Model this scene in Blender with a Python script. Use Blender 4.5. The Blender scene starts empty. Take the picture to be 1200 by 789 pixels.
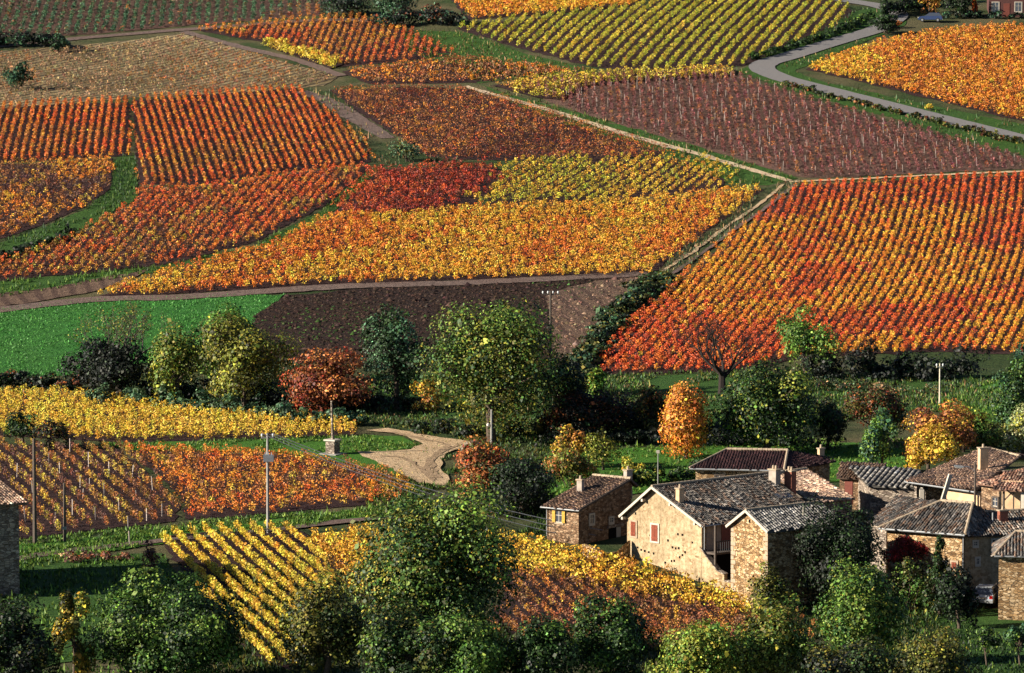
import bpy, bmesh, math
import numpy as np
from mathutils import Vector, Matrix

# ------------------------------------------------------------------ camera, light, exposure
scene = bpy.context.scene
H = 44.9
PITCH = math.radians(4.9)
HFOV = math.radians(14.0)
F = 600.0/math.tan(HFOV/2)
cam_d = bpy.data.cameras.new("camera"); cam = bpy.data.objects.new("camera", cam_d)
scene.collection.objects.link(cam); scene.camera = cam
cam.location = (0, 0, H); cam.rotation_euler = (math.radians(90)-PITCH, 0, 0)
cam_d.sensor_width = 36.0; cam_d.lens = 18.0/math.tan(HFOV/2)
cam_d.clip_start = 1.0; cam_d.clip_end = 6000.0

SUN_DIR = Vector((-0.955, -0.30, 0)).normalized()
SUN_EL = math.radians(22)
world = bpy.data.worlds.new("World"); scene.world = world; world.use_nodes = True
wn = world.node_tree; bg = wn.nodes['Background']; bg.inputs['Strength'].default_value = 0.05
sky = wn.nodes.new('ShaderNodeTexSky'); sky.sky_type = 'NISHITA'; sky.sun_disc = False
sky.sun_elevation = SUN_EL
sky.sun_rotation = math.atan2(SUN_DIR.x, SUN_DIR.y)
sky.altitude = 2000; sky.air_density = 0.7; sky.dust_density = 0.3
wn.links.new(sky.outputs[0], bg.inputs[0])
sun_d = bpy.data.lights.new("sun", 'SUN'); sun_d.energy = 5.0; sun_d.angle = math.radians(0.5)
sun_d.color = (1.0, 0.9, 0.76)
sun = bpy.data.objects.new("sun", sun_d); scene.collection.objects.link(sun)
sv = Vector((SUN_DIR.x*math.cos(SUN_EL), SUN_DIR.y*math.cos(SUN_EL), math.sin(SUN_EL)))
sun.rotation_euler = sv.to_track_quat('Z', 'Y').to_euler()
sun.location = (-100, 200, 200)
scene.view_settings.view_transform = 'Standard'
scene.view_settings.look = 'None'
scene.view_settings.exposure = 1.3
scene.view_settings.gamma = 1.0
scene.render.engine = 'CYCLES'
scene.cycles.max_bounces = 4
scene.cycles.diffuse_bounces = 1
scene.cycles.transmission_bounces = 3
scene.cycles.volume_bounces = 0

C = scene.collection
R = np.random.default_rng(7)

# ------------------------------------------------------------------ helpers
def tag(o, label=None, cat=None, group=None, kind=None):
    if label: o['label'] = label
    if cat: o['category'] = cat
    if group: o['group'] = group
    if kind: o['kind'] = kind
    return o

def empty(name, loc, label=None, cat=None, group=None, rz=0.0):
    o = bpy.data.objects.new(name, None); C.objects.link(o)
    o.location = loc; o.rotation_euler = (0, 0, rz); o.empty_display_size = 0.3
    return tag(o, label, cat, group)

def link(name, me, mat=None, parent=None, world_coords=True):
    """one mesh object; vertices given in world coordinates are moved to the parent's frame"""
    if mat is not None: me.materials.append(mat)
    o = bpy.data.objects.new(name, me); C.objects.link(o)
    if parent is not None:
        o.parent = parent
        if world_coords:
            M = Matrix.Identity(4)
            p = parent
            chain = []
            while p is not None: chain.append(p); p = p.parent
            for q in reversed(chain): M = M @ (Matrix.Translation(q.location) @ q.rotation_euler.to_matrix().to_4x4())
            me.transform(M.inverted())
    return o

def np_mesh(name, verts, quads, cols=None, tris=None):
    me = bpy.data.meshes.new(name)
    verts = np.asarray(verts, dtype=np.float32)
    me.vertices.add(len(verts)); me.vertices.foreach_set('co', verts.ravel())
    q = np.asarray(quads, dtype=np.int32)
    k = q.shape[1]
    me.loops.add(q.size); me.loops.foreach_set('vertex_index', q.ravel())
    me.polygons.add(len(q))
    me.polygons.foreach_set('loop_start', np.arange(len(q), dtype=np.int32)*k)
    me.polygons.foreach_set('loop_total', np.full(len(q), k, dtype=np.int32))
    if cols is not None:
        a = me.attributes.new('Col', 'FLOAT_COLOR', 'FACE')
        c4 = np.ones((len(q), 4), dtype=np.float32); c4[:, :3] = cols
        a.data.foreach_set('color', c4.ravel())
    me.update(calc_edges=True)
    return me

class MB:
    """collects simple solids with world coordinates"""
    def __init__(s): s.v = []; s.f = []; s.c = []
    def add(s, vs, fs, col=None):
        n = len(s.v); s.v += [tuple(v) for v in vs]; s.f += [tuple(i+n for i in f) for f in fs]
        s.c += [col or (0.5, 0.5, 0.5)]*len(fs)
        return s
    def box(s, c, ax, ay, az, hx, hy, hz, col=None):
        c = Vector(c); ax = Vector(ax).normalized()*hx; ay = Vector(ay).normalized()*hy; az = Vector(az).normalized()*hz
        vs = [c+sx*ax+sy*ay+sz*az for sz in (-1, 1) for sy in (-1, 1) for sx in (-1, 1)]
        return s.add(vs, [(0, 2, 3, 1), (4, 5, 7, 6), (0, 1, 5, 4), (2, 6, 7, 3), (0, 4, 6, 2), (1, 3, 7, 5)], col)
    def abox(s, c, hx, hy, hz, col=None): return s.box(c, (1, 0, 0), (0, 1, 0), (0, 0, 1), hx, hy, hz, col)
    def beam(s, a, b, w, h, col=None):
        a = Vector(a); b = Vector(b); d = (b-a)
        up = Vector((0, 0, 1)) if abs(d.normalized().z) < 0.95 else Vector((1, 0, 0))
        sx = d.cross(up).normalized(); uz = sx.cross(d).normalized()
        return s.box((a+b)/2, d, sx, uz, d.length/2, w/2, h/2, col)
    def tube(s, pts, rad, n=6, col=None, cap=True):
        pts = [Vector(p) for p in pts]; rings = []
        for i, p in enumerate(pts):
            d = (pts[min(i+1, len(pts)-1)]-pts[max(i-1, 0)]).normalized()
            up = Vector((0, 0, 1)) if abs(d.z) < 0.9 else Vector((1, 0, 0))
            a = d.cross(up).normalized(); b = a.cross(d)
            r = rad[i] if hasattr(rad, '__len__') else rad
            rings.append([p+a*math.cos(2*math.pi*k/n)*r+b*math.sin(2*math.pi*k/n)*r for k in range(n)])
        vs = [v for r_ in rings for v in r_]; fs = []
        for i in range(len(pts)-1):
            for k in range(n):
                k2 = (k+1) % n; fs.append((i*n+k, i*n+k2, (i+1)*n+k2, (i+1)*n+k))
        if cap:
            fs.append(tuple(range(n))[::-1]); fs.append(tuple((len(pts)-1)*n+k for k in range(n)))
        return s.add(vs, fs, col)
    def prism(s, poly, z0, z1, col=None):
        n = len(poly)
        z1s = z1 if hasattr(z1, '__len__') else [z1]*n
        z0s = z0 if hasattr(z0, '__len__') else [z0]*n
        vs = [(p[0], p[1], z0s[i]) for i, p in enumerate(poly)]+[(p[0], p[1], z1s[i]) for i, p in enumerate(poly)]
        fs = [tuple(range(n))[::-1], tuple(range(n, 2*n))]+[(i, (i+1) % n, n+(i+1) % n, n+i) for i in range(n)]
        return s.add(vs, fs, col)
    def slab(s, poly3, t, col=None):
        """planar polygon thickened downwards by t along z"""
        n = len(poly3)
        vs = [tuple(p) for p in poly3]+[(p[0], p[1], p[2]-t) for p in poly3]
        fs = [tuple(range(n)), tuple(range(n, 2*n))[::-1]]+[(i, n+i, n+(i+1) % n, (i+1) % n) for i in range(n)]
        return s.add(vs, fs, col)
    def build(s, name, mat, parent=None, smooth=False, fix=True):
        me = bpy.data.meshes.new(name); me.from_pydata(s.v, [], s.f)
        a = me.attributes.new('Col', 'FLOAT_COLOR', 'FACE')
        a.data.foreach_set('color', np.array([tuple(c)+(1,) for c in s.c], dtype=np.float32).ravel())
        if fix:
            bm = bmesh.new(); bm.from_mesh(me); bmesh.ops.recalc_face_normals(bm, faces=bm.faces); bm.to_mesh(me); bm.free()
        if smooth: me.polygons.foreach_set('use_smooth', [True]*len(me.polygons))
        me.update()
        return link(name, me, mat, parent)

# ------------------------------------------------------------------ materials
def new_mat(name):
    m = bpy.data.materials.new(name); m.use_nodes = True
    nt = m.node_tree; b = nt.nodes['Principled BSDF']
    return m, nt, b

def coord(nt, kind='Object'):
    t = nt.nodes.new('ShaderNodeTexCoord'); return t.outputs[kind]
def mapping(nt, src, scale=(1, 1, 1), rot=(0, 0, 0)):
    m = nt.nodes.new('ShaderNodeMapping'); nt.links.new(src, m.inputs[0])
    m.inputs['Scale'].default_value = scale; m.inputs['Rotation'].default_value = rot
    return m.outputs[0]
def noise(nt, src, scale, detail=4, rough=0.6):
    n = nt.nodes.new('ShaderNodeTexNoise'); nt.links.new(src, n.inputs['Vector'])
    n.inputs['Scale'].default_value = scale; n.inputs['Detail'].default_value = detail; n.inputs['Roughness'].default_value = rough
    return n.outputs['Fac']
def ramp(nt, fac, stops):
    r = nt.nodes.new('ShaderNodeValToRGB'); nt.links.new(fac, r.inputs[0])
    e = r.color_ramp.elements
    e[0].position = stops[0][0]; e[0].color = tuple(stops[0][1])+(1,)
    e[1].position = stops[1][0]; e[1].color = tuple(stops[1][1])+(1,)
    for p, c in stops[2:]:
        x = e.new(p); x.color = tuple(c)+(1,)
    return r.outputs[0]
def mix(nt, a, b, fac, mode='MIX'):
    m = nt.nodes.new('ShaderNodeMix'); m.data_type = 'RGBA'; m.blend_type = mode
    for sock, v in ((m.inputs[0], fac), (m.inputs[6], a), (m.inputs[7], b)):
        if hasattr(v, 'is_output'): nt.links.new(v, sock)
        elif isinstance(v, (tuple, list)): sock.default_value = tuple(v)+(1,)
        else: sock.default_value = v
    return m.outputs[2]
def bump(nt, b, h, strength, dist):
    n = nt.nodes.new('ShaderNodeBump'); nt.links.new(h, n.inputs['Height'])
    n.inputs['Strength'].default_value = strength; n.inputs['Distance'].default_value = dist
    nt.links.new(n.outputs[0], b.inputs['Normal'])

def ground_mat(name, c1, c2, c3, s1=0.06, s2=1.6, bmp=0.8, lines=None, rough=0.95):
    m, nt, b = new_mat(name); g = coord(nt)
    n1 = noise(nt, g, s1, 3); n2 = noise(nt, g, s2, 6, 0.75)
    col = mix(nt, ramp(nt, n2, [(0.3, c1), (0.7, c2)]), c3, ramp(nt, n1, [(0.42, (0, 0, 0)), (0.62, (1, 1, 1))]))
    h = n2
    if lines:   # direction angle, wavelength, colour, strength: furrows / mown rows
        ang, wl, lc, st = lines
        w = nt.nodes.new('ShaderNodeTexWave'); w.wave_type = 'BANDS'; w.bands_direction = 'X'
        nt.links.new(mapping(nt, g, (1, 1, 1), (0, 0, ang)), w.inputs['Vector'])
        w.inputs['Scale'].default_value = 0.314/wl*1.0; w.inputs['Distortion'].default_value = 2.0
        w.inputs['Detail'].default_value = 3; w.inputs['Detail Scale'].default_value = 1.5
        f = ramp(nt, w.outputs['Fac'], [(0.55, (0, 0, 0)), (0.8, (st, st, st))])
        col = mix(nt, col, lc, f)
        a = nt.nodes.new('ShaderNodeMath'); a.operation = 'ADD'
        a.operation = 'MULTIPLY_ADD'; nt.links.new(w.outputs['Fac'], a.inputs[0]); a.inputs[1].default_value = 0.06; nt.links.new(n2, a.inputs[2]); h = a.outputs[0]
    nt.links.new(col, b.inputs['Base Color']); b.inputs['Roughness'].default_value = rough
    b.inputs['Specular IOR Level'].default_value = 0.1
    bump(nt, b, h, bmp, 0.45)
    return m

def leaf_mat(name, trans=0.35):
    m, nt, b = new_mat(name)
    a = nt.nodes.new('ShaderNodeAttribute'); a.attribute_name = 'Col'
    nt.links.new(a.outputs['Color'], b.inputs['Base Color'])
    b.inputs['Roughness'].default_value = 0.55; b.inputs['Specular IOR Level'].default_value = 0.25
    tr = nt.nodes.new('ShaderNodeBsdfTranslucent'); nt.links.new(a.outputs['Color'], tr.inputs[0])
    mx = nt.nodes.new('ShaderNodeMixShader'); mx.inputs[0].default_value = trans
    nt.links.new(b.outputs[0], mx.inputs[1]); nt.links.new(tr.outputs[0], mx.inputs[2])
    nt.links.new(mx.outputs[0], nt.nodes['Material Output'].inputs[0])
    return m

def attr_mat(name, rough=0.85, spec=0.2, var=0.4, scale=6):
    m, nt, b = new_mat(name)
    a = nt.nodes.new('ShaderNodeAttribute'); a.attribute_name = 'Col'
    n = noise(nt, coord(nt), scale, 5)
    col = mix(nt, a.outputs['Color'], ramp(nt, n, [(0.3, (1-var,)*3), (0.7, (1+var*0.2,)*3)]), 1.0, 'MULTIPLY')
    nt.links.new(col, b.inputs['Base Color']); b.inputs['Roughness'].default_value = rough
    b.inputs['Specular IOR Level'].default_value = spec
    bump(nt, b, n, 0.4, 0.02)
    return m

def plain(name, c, rough=0.7, metal=0.0, var=0.25, scale=5, spec=0.3):
    m, nt, b = new_mat(name)
    n = noise(nt, coord(nt), scale, 5)
    nt.links.new(ramp(nt, n, [(0.3, tuple(x*(1-var) for x in c)), (0.7, tuple(min(1, x*(1+var*0.4)) for x in c))]), b.inputs['Base Color'])
    b.inputs['Roughness'].default_value = rough; b.inputs['Metallic'].default_value = metal
    b.inputs['Specular IOR Level'].default_value = spec
    return m

def stone_mat(name, dark, mid, light, scale=3.2, mortar=(0.12, 0.09, 0.06), mw=0.06):
    m, nt, b = new_mat(name); g = coord(nt)
    wob = nt.nodes.new('ShaderNodeTexNoise'); wob.inputs['Scale'].default_value = 3; nt.links.new(g, wob.inputs['Vector'])
    gm = mapping(nt, mix(nt, g, wob.outputs['Color'], 0.06), (1, 1, 1.9))
    v = nt.nodes.new('ShaderNodeTexVoronoi'); v.inputs['Scale'].default_value = scale; nt.links.new(gm, v.inputs['Vector'])
    e = nt.nodes.new('ShaderNodeTexVoronoi'); e.feature = 'DISTANCE_TO_EDGE'; e.inputs['Scale'].default_value = scale; nt.links.new(gm, e.inputs['Vector'])
    sp = nt.nodes.new('ShaderNodeSeparateColor'); nt.links.new(v.outputs['Color'], sp.inputs[0])
    base = ramp(nt, sp.outputs[0], [(0.0, dark), (1.0, light), (0.5, mid)])
    n = noise(nt, g, 1.1, 6)
    base = mix(nt, base, ramp(nt, n, [(0.3, (0.6, 0.6, 0.62)), (0.7, (1.1, 1.05, 1.0))]), 1.0, 'MULTIPLY')
    k = ramp(nt, e.outputs['Distance'], [(mw*0.3, (0, 0, 0)), (mw, (1, 1, 1))])
    nt.links.new(mix(nt, mortar, base, k), b.inputs['Base Color'])
    b.inputs['Roughness'].default_value = 0.92; b.inputs['Specular IOR Level'].default_value = 0.1
    bump(nt, b, mix(nt, k, sp.outputs[1], 0.35), 1.0, 0.1)
    return m

def render_mat(name):
    """old lime render, stained and worn down to stones in patches"""
    m, nt, b = new_mat(name); g = coord(nt)
    n1 = noise(nt, g, 0.35, 5, 0.6); n2 = noise(nt, g, 3.0, 6, 0.75); n3 = noise(nt, g, 11.0, 4, 0.7)
    base = ramp(nt, n1, [(0.35, (0.34, 0.265, 0.165)), (0.65, (0.50, 0.395, 0.25))])
    base = mix(nt, base, ramp(nt, n2, [(0.36, (0.55, 0.5, 0.44)), (0.6, (1.05, 1.03, 1.0))]), 1.0, 'MULTIPLY')
    base = mix(nt, base, (0.2, 0.14, 0.08), ramp(nt, n3, [(0.64, (0, 0, 0)), (0.7, (0.8, 0.8, 0.8))]))
    # patches where the render has fallen and rubble shows, and streaks running down
    v = nt.nodes.new('ShaderNodeTexVoronoi'); v.inputs['Scale'].default_value = 3.6; nt.links.new(mapping(nt, g, (1, 1, 1.7)), v.inputs['Vector'])
    sp = nt.nodes.new('ShaderNodeSeparateColor'); nt.links.new(v.outputs['Color'], sp.inputs[0])
    rub = ramp(nt, sp.outputs[0], [(0.0, (0.16, 0.10, 0.05)), (1.0, (0.55, 0.42, 0.26)), (0.5, (0.36, 0.25, 0.14))])
    n4 = noise(nt, g, 0.55, 6, 0.7)
    base = mix(nt, base, rub, ramp(nt, n4, [(0.53, (0, 0, 0)), (0.60, (0.85, 0.85, 0.85))]))
    n5 = noise(nt, mapping(nt, g, (2.4, 2.4, 0.28)), 1.0, 5, 0.65)
    base = mix(nt, base, ramp(nt, n5, [(0.33, (0.74, 0.72, 0.70)), (0.55, (1, 1, 1))]), 1.0, 'MULTIPLY')
    nt.links.new(base, b.inputs['Base Color']); b.inputs['Roughness'].default_value = 0.95
    b.inputs['Specular IOR Level'].default_value = 0.1
    bump(nt, b, n2, 0.9, 0.06)
    return m

M = {}
M['grass'] = ground_mat('grass', (0.018, 0.045, 0.010), (0.055, 0.12, 0.022), (0.035, 0.08, 0.018), 0.08, 2.2)
M['rough_grass'] = ground_mat('rough_grass', (0.014, 0.028, 0.010), (0.05, 0.075, 0.025), (0.09, 0.08, 0.04), 0.09, 1.8)
M['lawn'] = ground_mat('lawn', (0.03, 0.09, 0.012), (0.07, 0.19, 0.02), (0.05, 0.13, 0.02), 0.1, 2.5)
M['crop'] = ground_mat('crop', (0.015, 0.07, 0.014), (0.06, 0.22, 0.04), (0.04, 0.13, 0.025), 0.08, 3.2, 0.8, (math.radians(38), 2.1, (0.025, 0.09, 0.02), 0.45))
M['soil'] = ground_mat('soil', (0.016, 0.009, 0.011), (0.062, 0.034, 0.032), (0.045, 0.026, 0.024), 0.07, 2.5, 1.0)
M['soil_light'] = ground_mat('soil_light', (0.045, 0.027, 0.022), (0.18, 0.11, 0.08), (0.12, 0.07, 0.055), 0.07, 2.5)
M['soil_straw'] = ground_mat('soil_straw', (0.09, 0.065, 0.035), (0.46, 0.36, 0.19), (0.16, 0.12, 0.06), 0.05, 1.6, 1.0, (math.radians(35), 1.6, (0.05, 0.035, 0.03), 0.8))
M['plough'] = ground_mat('plough', (0.006, 0.004, 0.003), (0.062, 0.036, 0.025), (0.03, 0.019, 0.015), 0.06, 1.5, 1.0, (math.radians(-38), 1.4, (0.012, 0.009, 0.010), 0.45))
M['plough_dry'] = ground_mat('plough_dry', (0.07, 0.045, 0.035), (0.19, 0.125, 0.085), (0.11, 0.07, 0.05), 0.06, 1.6, 1.0, (math.radians(-14), 2.0, (0.05, 0.03, 0.026), 0.6))
M['track'] = ground_mat('track', (0.30, 0.20, 0.11), (0.60, 0.45, 0.28), (0.42, 0.30, 0.18), 0.3, 1.1, 0.8)
M['track_rut'] = ground_mat('track_rut', (0.20, 0.135, 0.08), (0.38, 0.27, 0.17), (0.27, 0.19, 0.115), 0.3, 1.4, 0.5)
M['track_pale'] = ground_mat('track_pale', (0.30, 0.22, 0.14), (0.60, 0.47, 0.32), (0.42, 0.32, 0.2), 0.2, 1.5, 0.5)
M['track_grey'] = ground_mat('track_grey', (0.07, 0.05, 0.045), (0.20, 0.145, 0.12), (0.13, 0.09, 0.075), 0.15, 1.5, 0.6)
M['asphalt'] = ground_mat('asphalt', (0.13, 0.125, 0.125), (0.20, 0.19, 0.185), (0.17, 0.16, 0.155), 0.2, 3, 0.25)
M['leaf'] = leaf_mat('leaf', 0.15)
M['vine'] = leaf_mat('vine_leaf', 0.22)
M['grass_blade'] = leaf_mat('grass_blade', 0.25)
M['bark'] = attr_mat('bark', 0.9, 0.1, 0.5, 8)
M['tile'] = attr_mat('roof_tile', 0.7, 0.3, 0.35, 7)
M['stone_tan'] = stone_mat('stone_tan', (0.16, 0.09, 0.04), (0.42, 0.27, 0.13), (0.66, 0.50, 0.30), 3.4)
M['stone_brown'] = stone_mat('stone_brown', (0.12, 0.07, 0.04), (0.27, 0.17, 0.10), (0.42, 0.30, 0.19), 3.6)
M['stone_grey'] = stone_mat('stone_grey', (0.15, 0.12, 0.10), (0.30, 0.25, 0.20), (0.46, 0.40, 0.32), 3.2)
M['lime'] = render_mat('lime_render')
M['plaster'] = plain('plaster', (0.32, 0.27, 0.22), 0.9, 0, 0.3, 2)
M['plaster_warm'] = plain('plaster_warm', (0.56, 0.38, 0.22), 0.9, 0, 0.3, 2)
M['white_paint'] = plain('white_paint', (0.46, 0.41, 0.33), 0.6, 0, 0.2, 3)
M['zinc'] = plain('zinc', (0.30, 0.31, 0.31), 0.4, 0.3, 0.2, 3)
M['wood'] = plain('weathered_wood', (0.09, 0.07, 0.055), 0.85, 0, 0.4, 6)
M['wood_pale'] = plain('pale_wood', (0.62, 0.54, 0.40), 0.8, 0, 0.25, 6)
M['shutter_red'] = plain('shutter_red', (0.21, 0.045, 0.018), 0.6, 0, 0.25, 8)
M['shutter_yellow'] = plain('shutter_yellow', (0.50, 0.30, 0.04), 0.6, 0, 0.2, 8)
M['door_red'] = plain('door_red', (0.16, 0.045, 0.03), 0.6, 0, 0.25, 8)
M['glass'] = plain('window_glass', (0.05, 0.06, 0.08), 0.12, 0, 0.2, 2, 0.8)
M['dark'] = plain('dark_opening', (0.008, 0.007, 0.007), 0.95, 0, 0.2, 2, 0.05)
M['concrete'] = plain('concrete', (0.27, 0.26, 0.24), 0.9, 0, 0.25, 4)
M['metal'] = plain('grey_metal', (0.22, 0.23, 0.25), 0.45, 0.5, 0.2, 6)
M['iron'] = plain('iron', (0.03, 0.03, 0.032), 0.6, 0.4, 0.2, 6)
M['porcelain'] = plain('porcelain', (0.6, 0.62, 0.6), 0.3, 0, 0.1, 6)
M['car_white'] = plain('car_paint_silver', (0.34, 0.38, 0.42), 0.25, 0.0, 0.05, 2, 0.6)
M['car_blue'] = plain('car_paint_blue', (0.03, 0.05, 0.13), 0.25, 0.2, 0.05, 2, 0.6)
M['rubber'] = plain('rubber', (0.02, 0.02, 0.02), 0.85)
M['lamp_lens'] = plain('lamp_lens', (0.6, 0.58, 0.5), 0.2, 0, 0.05, 2, 0.6)
M['tail_red'] = plain('tail_lamp_red', (0.35, 0.01, 0.01), 0.25, 0, 0.05, 2, 0.6)
M['ridge'] = plain('ridge_mortar', (0.36, 0.28, 0.19), 0.9, 0, 0.3, 4)
M['brick'] = plain('brick', (0.26, 0.09, 0.055), 0.9, 0, 0.4, 9)
M['shade_toned_brick'] = plain('shade_toned_brick', (0.085, 0.035, 0.03), 0.9, 0, 0.4, 9)  # brick colour darkened to stand for shade on the hill farm
M['stake'] = plain('stake_wood', (0.42, 0.35, 0.30), 0.85, 0, 0.3, 6)
M['hay'] = plain('weathered_tarp', (0.10, 0.08, 0.06), 0.9, 0, 0.4, 4)

# ------------------------------------------------------------------ terrain
_PD = np.array([0, 120, 200, 274, 350, 393, 441, 483, 554, 619, 701, 800, 950, 1300, 2600])
_PZ = np.array([-3, -3, -2, -1.0, 0, 1.0, 3.0, 8.9, 19.5, 29.2, 41.5, 55, 72, 96, 150.])
_yy = np.arange(-200, 2600, 1.0)
_zz = np.interp(_yy, _PD, _PZ)
_k = np.hanning(23); _k /= _k.sum()
_zz = np.convolve(np.pad(_zz, 11, mode='edge'), _k, mode='valid')
def terr(x, y):
    x = np.asarray(x, float); y = np.asarray(y, float)
    z = np.interp(y, _yy, _zz)
    ramp_ = np.clip((y-430)/80, 0, 1)
    z = z + ramp_*(1.0*np.sin(x/38+0.6)*np.sin(y/47) + 0.5*np.sin(x/21+y/33))
    z = z - 3.2*np.exp(-(np.maximum(np.abs(x-32)-12, 0)/14)**2-((y-314)/np.where(y > 314, 18, 26))**2)
    z = z + 0.25*np.sin(x/19)*np.sin(y/16)*(1-ramp_)
    return z
def T(x, y): return float(terr(x, y))

cp, sp_ = math.cos(PITCH), math.sin(PITCH)
def G(px, py):
    """ground point seen at photo pixel (px, py)"""
    u = (px-600)/F; v = (394.5-py)/F
    d = (u, cp+v*sp_, -sp_+v*cp)
    Y = np.arange(120, 1500, 0.5); t = Y/d[1]
    dz = (H+t*d[2])-terr(t*d[0], Y)
    k = int(np.argmax(dz < 0))
    if dz[k] >= 0: k = len(Y)-1
    a, b_ = dz[k-1], dz[k]
    f = a/(a-b_) if a != b_ else 0
    y = Y[k-1]+0.5*f; x = y/d[1]*d[0]
    return Vector((x, y, T(x, y)))
def W(px, py, D):
    """point at distance D (along y) seen at pixel"""
    u = (px-600)/F; v = (394.5-py)/F
    t = D/(cp+v*sp_)
    return Vector((t*u, D, H+t*(-sp_+v*cp)))
def Dg(px, py): return G(px, py).y

def grid_mesh(name, xs, ys, off=0.0):
    X, Y = np.meshgrid(xs, ys); Z = terr(X, Y)+off
    v = np.stack([X.ravel(), Y.ravel(), Z.ravel()], 1)
    nx, ny = len(xs), len(ys)
    i = np.arange(nx-1)[None, :]+nx*np.arange(ny-1)[:, None]; i = i.ravel()
    q = np.stack([i, i+1, i+1+nx, i+nx], 1)
    me = np_mesh(name, v, q); me.polygons.foreach_set('use_smooth', [True]*len(q))
    return me
xs = np.concatenate([np.arange(-1500, -180, 60), np.arange(-180, 180, 2.0), np.arange(180, 1501, 60)])
ys = np.concatenate([np.arange(-150, 230, 10), np.arange(230, 820, 2.0), np.arange(820, 2500, 40)])
tag(link('ground', grid_mesh('ground', xs, ys), M['rough_grass']), 'rough green and brown grass of the valley and hillside', 'ground', kind='structure')

def catmull(pts, closed, n=6):
    P = np.array(pts, float); L = len(P); out = []
    rng_ = range(L) if closed else range(L-1)
    for i in rng_:
        p0 = P[(i-1) % L] if closed or i > 0 else P[i]
        p1 = P[i]; p2 = P[(i+1) % L]
        p3 = P[(i+2) % L] if closed or i+2 < L else P[i+1]
        for t in np.linspace(0, 1, n, endpoint=False):
            out.append(0.5*((2*p1)+(-p0+p2)*t+(2*p0-5*p1+4*p2-p3)*t*t+(-p0+3*p1-3*p2+p3)*t**3))
    if not closed: out.append(P[-1])
    return np.array(out)

def drape_xy(name, pts, mat, off, step=3.0):
    bm = bmesh.new()
    vs = [bm.verts.new((p[0], p[1], 0)) for p in pts]
    bm.faces.new(vs)
    x0, x1 = min(p[0] for p in pts), max(p[0] for p in pts); y0, y1 = min(p[1] for p in pts), max(p[1] for p in pts)
    for c in np.arange(math.ceil(x0/step)*step, x1, step):
        bmesh.ops.bisect_plane(bm, geom=bm.verts[:]+bm.edges[:]+bm.faces[:], plane_co=(c, 0, 0), plane_no=(1, 0, 0))
    for c in np.arange(math.ceil(y0/step)*step, y1, step):
        bmesh.ops.bisect_plane(bm, geom=bm.verts[:]+bm.edges[:]+bm.faces[:], plane_co=(0, c, 0), plane_no=(0, 1, 0))
    for v in bm.verts: v.co.z = T(v.co.x, v.co.y)+off
    bmesh.ops.recalc_face_normals(bm, faces=bm.faces)
    for f in bm.faces:
        if f.normal.z < 0: f.normal_flip()
        f.smooth = True
    me = bpy.data.meshes.new(name); bm.to_mesh(me); bm.free()
    return link(name, me, mat)

def region(name, px, mat, off, label, jit=0.25, cat=None):
    g = [G(*p) for p in px]
    pts = []
    L = len(g)
    for i in range(L):       # densify and ruffle the edge
        a, b_ = g[i], g[(i+1) % L]; n = max(1, int((b_-a).length/1.5))
        for k in range(n):
            p = a.lerp(b_, k/n)
            pts.append((p.x+R.normal()*jit*0.6, p.y+R.normal()*jit))
    o = drape_xy(name, pts, M[mat], off)
    return tag(o, label, cat or name.replace('_', ' '), kind='structure')

def strip(name, px, width, mat, off, label, n=6, jit=0.08, cat=None, crown=0.0):
    """a way of real width following pixel centreline"""
    c = catmull([G(*p)[:2] for p in px], False, n)
    # resample
    seg = np.r_[0, np.cumsum(np.linalg.norm(np.diff(c, axis=0), axis=1))]
    m = max(3, int(seg[-1]/1.2)); s = np.linspace(0, seg[-1], m)
    P = np.stack([np.interp(s, seg, c[:, 0]), np.interp(s, seg, c[:, 1])], 1)
    d = np.gradient(P, axis=0); d /= np.linalg.norm(d, axis=1)[:, None]; nn = np.stack([-d[:, 1], d[:, 0]], 1)
    K = 5; v = []
    wd = width if hasattr(width, '__len__') else (width, width)
    wv = np.interp(np.linspace(0, 1, m), np.linspace(0, 1, len(wd)), wd)
    for i in range(m):
        for k in range(K):
            t = k/(K-1)*2-1
            w = wv[i]/2+(R.normal()*jit if abs(t) == 1 else 0)
            x, y = P[i]+nn[i]*t*w
            v.append((x, y, T(x, y)+off+crown*(1-t*t)))
    q = [(i*K+k, i*K+k+1, (i+1)*K+k+1, (i+1)*K+k) for i in range(m-1) for k in range(K-1)]
    me = np_mesh(name, v, q); me.polygons.foreach_set('use_smooth', [True]*len(q))
    bm = bmesh.new(); bm.from_mesh(me)
    for f in bm.faces:
        f.normal_update()
        if f.normal.z < 0: f.normal_flip()
    bm.to_mesh(me); bm.free()
    return tag(link(name, me, M[mat]), label, cat or name.replace('_', ' '), kind='structure')

def inpoly(x, y, poly):
    x = np.asarray(x); y = np.asarray(y); r = np.zeros(x.shape, bool); n = len(poly)
    for i in range(n):
        x1, y1 = poly[i][:2]; x2, y2 = poly[(i+1) % n][:2]
        if y1 == y2: continue
        c = ((y1 > y) != (y2 > y)) & (x < (x2-x1)*(y-y1)/(y2-y1)+x1)
        r ^= c
    return r

_ph = R.uniform(0, 6.28, (40, 2)); _fr = R.normal(0, 1, (40, 2))
def pnoise(x, y, s, seed=0):
    """smooth random field about 0..1, feature size s metres"""
    v = 0
    for i in range(7):
        j = (seed*5+i) % 40
        v = v+np.sin((x*_fr[j, 0]+y*_fr[j, 1]*0.8)/s*(1+i*0.22)+_ph[j, 0])
    return np.clip(0.5+v/7.0, 0, 1)

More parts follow.
